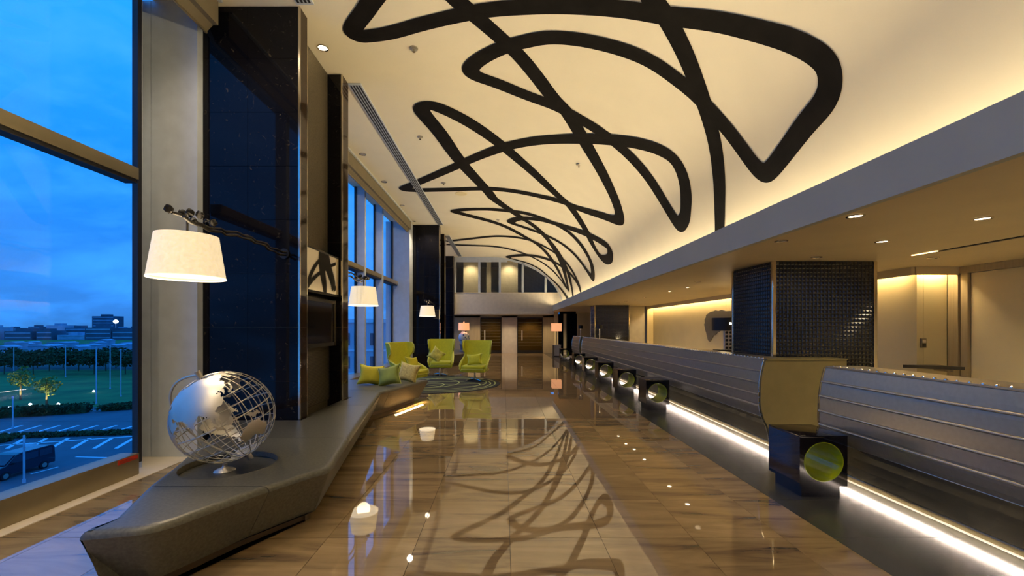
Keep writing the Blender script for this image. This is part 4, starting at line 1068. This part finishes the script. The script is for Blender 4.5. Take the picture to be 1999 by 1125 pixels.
# ============================================================ OUTSIDE
ZG = -11.0
M['asphalt'] = mat('asphalt', (.10, .11, .14), .8, noise=(.3, .15, 4, (1, 1, 1)))
M['road_paint'] = mat('road_paint', (.75, .78, .85), .7)
M['grass'] = mat('grass', (.05, .16, .03), .95, noise=(.2, .3, 4, (1, 1, 1)))
M['leaf'] = mat('dusk_foliage', (.03, .06, .015), .9, noise=(1, .5, 3, (1, 1, 1)))
M['city'] = mat('far_facade', (.10, .12, .17), .8, noise=(.05, .4, 4, (1, 1, 1)))
M['city_pale'] = mat('pale_far_facade', (.35, .42, .55), .8, noise=(.08, .3, 4, (1, 1, 1)))
M['pole'] = mat('galvanised_pole', (.45, .5, .6), .5)
box('ground', -1500, 400, 12, 2500, ZG-.3, ZG-.02, mat('far_ground', (.05, .075, .07), .9, noise=(.01, .5, 5, (1, 1, 1))), kind='structure')
cp = thing('car_park', None, None, kind='structure'); cp.location = (0, 0, 0)
box('asphalt', -110, -8, 22, 66, ZG-.02, ZG, M['asphalt'], cp)
def gp(x, y, z=None): 
    Y = 820*(1.5-(ZG if z is None else z))/(y-640); return ((x-983)/820*Y, Y)
def stripe(p, q, wd=.16, nm='parking_line'):
    p, q = Vector((*p, 0)), Vector((*q, 0)); d = (q-p).normalized(); n_ = Vector((-d.y, d.x, 0))*wd/2
    MB().prism([(p+n_)[:2], (q+n_)[:2], (q-n_)[:2], (p-n_)[:2]], ZG+.002, ZG+.012, 'z').done(nm, M['road_paint'], cp)
for k in range(-9, 5):      # front row
    x = 97+k*42.5; 
    for dx in (0, 4): stripe(gp(x+dx, 876), gp(x+34+dx, 856), .2)
for k in range(-3, 5):
    x = 110+k*37
    for dx in (0, 3): stripe(gp(x+dx, 843), gp(x+42+dx, 831), .2)
for k in range(-1, 4):
    x = 160+k*31
    for dx in (0, 3): stripe(gp(x+dx, 813), gp(x+38+dx, 801), .22)
stripe(gp(0, 846), gp(115, 846), .3, 'kerb_line'); stripe(gp(0, 870), gp(270, 851.5), .3, 'kerb_line')
stripe(gp(60, 926), gp(113, 912), .2, 'kerb_line'); stripe(gp(148, 892.5), gp(215, 894), .2, 'kerb_line')
stripe(gp(0, 822), gp(65, 822), .25, 'kerb_line'); stripe(gp(40, 814), gp(100, 815), .25, 'kerb_line')
gr_ = thing('lawn', None, None, kind='structure')
box('turf', -140, -20, 66, 125, ZG-.02, ZG+.05, M['grass'], gr_)
box('road', -140, -20, 56, 65, ZG, ZG+.02, M['asphalt'], gr_)
def leaves(b, cx, cy, cz, rx, ry, rz, n, sz, rnd):
    bm = b.bm
    for _ in range(n):
        while True:
            u = Vector((rnd.uniform(-1, 1), rnd.uniform(-1, 1), rnd.uniform(-1, 1)))
            if u.length < 1: break
        p = Vector((cx+u.x*rx, cy+u.y*ry, cz+u.z*rz)); a = Vector((rnd.gauss(0, 1), rnd.gauss(0, 1), rnd.gauss(0, 1))).normalized(); c_ = a.orthogonal().normalized(); d = a.cross(c_)
        bm.faces.new([bm.verts.new(p+c_*sz), bm.verts.new(p-c_*sz*.5+d*sz*.7), bm.verts.new(p-c_*sz*.5-d*sz*.7)])
def hedge(p, q, wd, h, lab, n):
    rnd = random.Random(n); t = thing('hedge', lab, 'hedge', (p[0], p[1], ZG)); b = MB()
    for i in range(n):
        f = rnd.random(); x, y = p[0]+(q[0]-p[0])*f, p[1]+(q[1]-p[1])*f
        leaves(b, x, y+rnd.uniform(-wd/2, wd/2), ZG+h*.5, .5, .4, h*.5, 14, .22, rnd)
    b.done('foliage', M['leaf'], t, kind='stuff')
    d = Vector((q[0]-p[0], q[1]-p[1])).normalized(); n_ = Vector((-d.y, d.x))*wd*.35
    MB().prism([(p[0]+n_.x, p[1]+n_.y), (q[0]+n_.x, q[1]+n_.y), (q[0]-n_.x, q[1]-n_.y), (p[0]-n_.x, p[1]-n_.y)], ZG, ZG+h*.8, 'z').done('core', M['leaf'], t)
hedge(gp(-20, 856), gp(280, 846), 1.0, .45, 'low hedge dividing the nearest parking rows outside', 260)
hedge(gp(-20, 868), gp(12, 862), 1.0, .5, 'low hedge slanting across the car park outside', 160)
hedge(gp(-30, 818), gp(170, 806), 1.6, 1.5, 'tall dark hedge behind the parking rows outside', 300)
hedge(gp(200, 803), gp(300, 796), 1.5, 1.1, 'dark hedge bordering the farthest parking row', 180)
def tree(x, y, h, r_, lab, grp=None, n=420, lit=False):
    rnd = random.Random(int(x*7+y)); t = thing('tree', lab, 'tree', (x, y, ZG), grp)
    MB().tube([(x, y, ZG), (x+.05, y, ZG+h*.45), (x, y, ZG+h*.8)], [.16, .12, .05], 8).done('trunk', mat('bark', (.12, .09, .05), .9) if 'bark' not in bpy.data.materials else bpy.data.materials['bark'], t)
    b = MB()
    for k in range(7):
        a = k*2.4; q = r_*.5
        leaves(b, x+q*math.cos(a), y+q*math.sin(a), ZG+h*(.5+.07*k*.9), r_*.6, r_*.6, h*.16, n//7, .22 if lit else .45, rnd)
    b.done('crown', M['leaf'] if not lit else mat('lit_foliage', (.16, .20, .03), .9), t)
    return t
for (x, y, lab) in ((40, 781, 'young tree lit from below beside the outside road'), (91, 791, 'smaller young tree glowing from a spotlight by the hedge')):
    a = gp(x, y); tree(a[0], a[1], 5.6 if x == 40 else 4.6, 1.6, lab, None, 420, True)
    spot('tree_uplight', (a[0]+.3, a[1]-.8, ZG+.3), 700, (1, .9, .45), 1.4, .6, .1, (PI-.25, 0, 0))
rt = random.Random(11); t0 = tree(-92, 112, 6.5, 3.4, 'dark tree in the belt beyond the lawn', 'dark trees beyond the lawn', 700)
for k in range(56):
    x = -190 + k*2.7
    if abs(x+92) < 4 and k % 3 == 0: continue
    for ch_ in ('copy',):
        d = dup(t0, (x+rt.uniform(-.3, .3), 112+(k % 3)*9, ZG), 'dark tree in the belt beyond the lawn', rt.uniform(0, 6), rt.uniform(.8, 1.0))
def lamp_post(x, yb, yt, lab, arm=False, grp=None, rad=.07):
    X, Y = gp(x, yb); zt = 1.5-(yt-640)/820*Y
    t = thing('lamp_post', lab, 'lamp post', (X, Y, ZG), grp)
    MB().tube([(X, Y, ZG), (X, Y, zt)], rad, 8).done('pole', M['pole'], t)
    MB().lathe([(rad*1.6, ZG), (rad*1.6, ZG+.3)], (X, Y), 10).done('base', M['pole'], t)
    if arm:
        box('arm', X, X+.75, Y-.03, Y+.03, zt-.95, zt-.9, M['pole'], t)
        box('lantern', X+.25, X+.85, Y-.15, Y+.15, zt-.9, zt-.65, M['road_paint'], t)
    else:
        MB().lathe([(.05, zt), (.12, zt+.06), (.1, zt+.2), (.02, zt+.24)], (X, Y), 10).done('lantern', M['pole'], t)
lamp_post(47, 943, 850, 'nearest outside lamp post with a boxy lantern, beside the parked van', True)
lamp_post(25, 838, 778, 'outside lamp post standing beside the low hedge')
for x, yb, yt in ((128, 737, 677), (188, 790, 680), (215, 760, 677), (236, 775, 684), (27, 742, 678), (8, 730, 688)):
    lamp_post(x, yb, yt, 'tall thin pale pole standing along the far lawn', False, 'tall poles along the lawn', .08)
M['dot'] = mat('street_light', (1, 1, 1), .5, emit=(.8, .95, 1), es=9)
for x, y, r_ in ((20, 796, .22), (59, 789.5, .20), (114, 789, .2), (37, 679, .5), (10, 656, 1.6), (226, 628, 2.4), (216, 652, 1.5), (246, 652, 1.5), (78, 653, 1.5), (183, 764, .2)):
    Y = min(820*12.5/(max(y, 655)-640), 500) if y < 700 else gp(x, y+3)[1]
    X = (x-983)/820*Y; Z = 1.5-(y-640)/820*Y
    t = thing('street_light', 'tiny white point of light outside beyond the car park', 'street light', (X, Y, Z), 'points of light outside')
    MB().lathe([(.001, Z-r_), (r_*.8, Z-r_*.5), (r_, Z), (r_*.8, Z+r_*.5), (.001, Z+r_)], (X, Y), 10).done('bulb', M['dot'], t)
    MB().tube([(X, Y, max(ZG, Z-r_*8)), (X, Y, Z-r_*.9)], r_*.15, 5).done('stem', M['pole'], t)
# van
vx, vy = -41.6, 33.4
vn = thing('van', 'dark blue van parked outside at the bottom of the window', 'van', (vx, vy, ZG))
VP = [(0, .35), (0, .85), (.25, 1.0), (1.0, 1.15), (1.75, 1.85), (2.1, 1.95), (4.55, 1.95), (4.75, 1.75), (4.8, .9), (4.8, .35)]
b = MB().prism([(vy+a, ZG+z) for a, z in VP], vx-.85, vx+.85, 'x')
b.done('body', mat('van_paint', (.012, .016, .035), .18, coat=.6), vn, bevel=.06)
M['vg'] = mat('van_glass', (.03, .05, .08), .05)
for s in (-1, 1):
    for a0, a1, t0_, t1_ in ((1.45, 2.15, 1.72, 1.85), (2.25, 3.35, 1.85, 1.85), (3.45, 4.45, 1.85, 1.85)):
        X = vx+s*.885
        MB().prism([(vy+a0-(.2 if a0 < 2 else 0), ZG+1.22), (vy+a1, ZG+1.22), (vy+a1, ZG+1.78), (vy+a0+(.25 if a0 < 2 else 0), ZG+1.78)], X-.01, X+.01, 'x').done('side_window', M['vg'], vn)
    for yy in (.95, 3.85):
        b = MB().tube([(vx+s*.70, vy+yy, ZG+.34), (vx+s*.90, vy+yy, ZG+.34)], .34, 20); wh = b.done('wheel', M['gasket'], vn, smooth=40)
        MB().tube([(vx+s*.88, vy+yy, ZG+.34), (vx+s*.915, vy+yy, ZG+.34)], .20, 16).done('hubcap', M['silver'], wh)
    box('headlight', vx+s*.62-.16, vx+s*.62+.16, vy-.03, vy+.05, ZG+.66, ZG+.82, M['silver'], vn)
    box('wing_mirror', vx+s*.98-.1, vx+s*.98+.1, vy+1.35, vy+1.45, ZG+1.15, ZG+1.3, M['gasket'], vn)
MB().prism([(vy+1.02, ZG+1.20), (vy+1.70, ZG+1.84), (vy+1.67, ZG+1.87), (vy+.97, ZG+1.22)], vx-.75, vx+.75, 'x').done('windscreen', M['vg'], vn)
# city skyline
rc = random.Random(4)
def tower(X, Y, wd, dp, h, lab, grp, m):
    t = thing('building', lab, 'building', (X, Y, ZG), grp)
    box('block', X-wd/2, X+wd/2, Y, Y+dp, ZG, ZG+h, m, t)
    box('roof_box', X-wd*.2, X+wd*.15, Y+dp*.2, Y+dp*.7, ZG+h, ZG+h+wd*.06+1, m, t)
    nf = max(2, int(h/4))
    for k in range(nf): box('window_band', X-wd*.46, X+wd*.46, Y-.2, Y, ZG+h*(k+.45)/nf, ZG+h*(k+.7)/nf, M['city_pale'], t)
    return t
for k in range(30):
    Y = 420+(k % 5)*48; x = -20+k*10.6+rc.uniform(-2, 2); X = (x-983)/820*Y
    tower(X, Y, rc.uniform(14, 30), 14, rc.uniform(5, 10) if k % 4 else rc.uniform(11, 16), 'dark low block on the city horizon', 'far city blocks on the horizon', M['city'] if k % 3 else M['city_pale'])
tower(-610, 640, 34, 16, 30, 'larger gridded block rising highest on the city horizon', None, M['city'])
for k in range(16):     # pale sheds and coaches beyond the trees
    x = 2+k*18; Y = 215+(k % 4)*22; X = (x-983)/820*Y
    t = thing('shed', 'low pale shed beyond the tree belt', 'shed', (X, Y, ZG), 'pale sheds beyond the trees')
    w2, h2 = rc.uniform(4, 12), rc.uniform(2.4, 4)
    box('wall', X-w2/2, X+w2/2, Y, Y+6, ZG, ZG+h2, M['city_pale'], t)
    MB().prism([(X-w2/2-.3, ZG+h2), (X+w2/2+.3, ZG+h2), (X, ZG+h2+.8)], Y-.3, Y+6.3, 'y').done('roof', M['city_pale'], t)
box('airfield', -600, -100, 300, 420, ZG-.02, ZG+.3, M['grass'], kind='structure')
# building seen through the farther windows
ob = thing('office_building', 'pale office building with window rows outside the farther windows', 'building', (-21, 58, ZG))
pf = mat('pale_facade', (.45, .50, .58), .8)
box('block', -30, -12, 58, 72, ZG, 2.2, pf, ob)
box('parapet', -30.3, -11.7, 57.7, 72.3, 2.2, 2.7, M['road_paint'], ob)
wg = mat('office_window', (.03, .05, .09), .1)
for fl_ in range(4):
    z = .0-fl_*3.2
    box('floor_band', -30.1, -11.9, 57.85, 58, z-1.75, z-1.5, M['road_paint'], ob)
    for k in range(8): box('window', -29.4+k*2.2, -27.8+k*2.2, 57.93, 58.0, z-.95, z+.75, wg, ob)
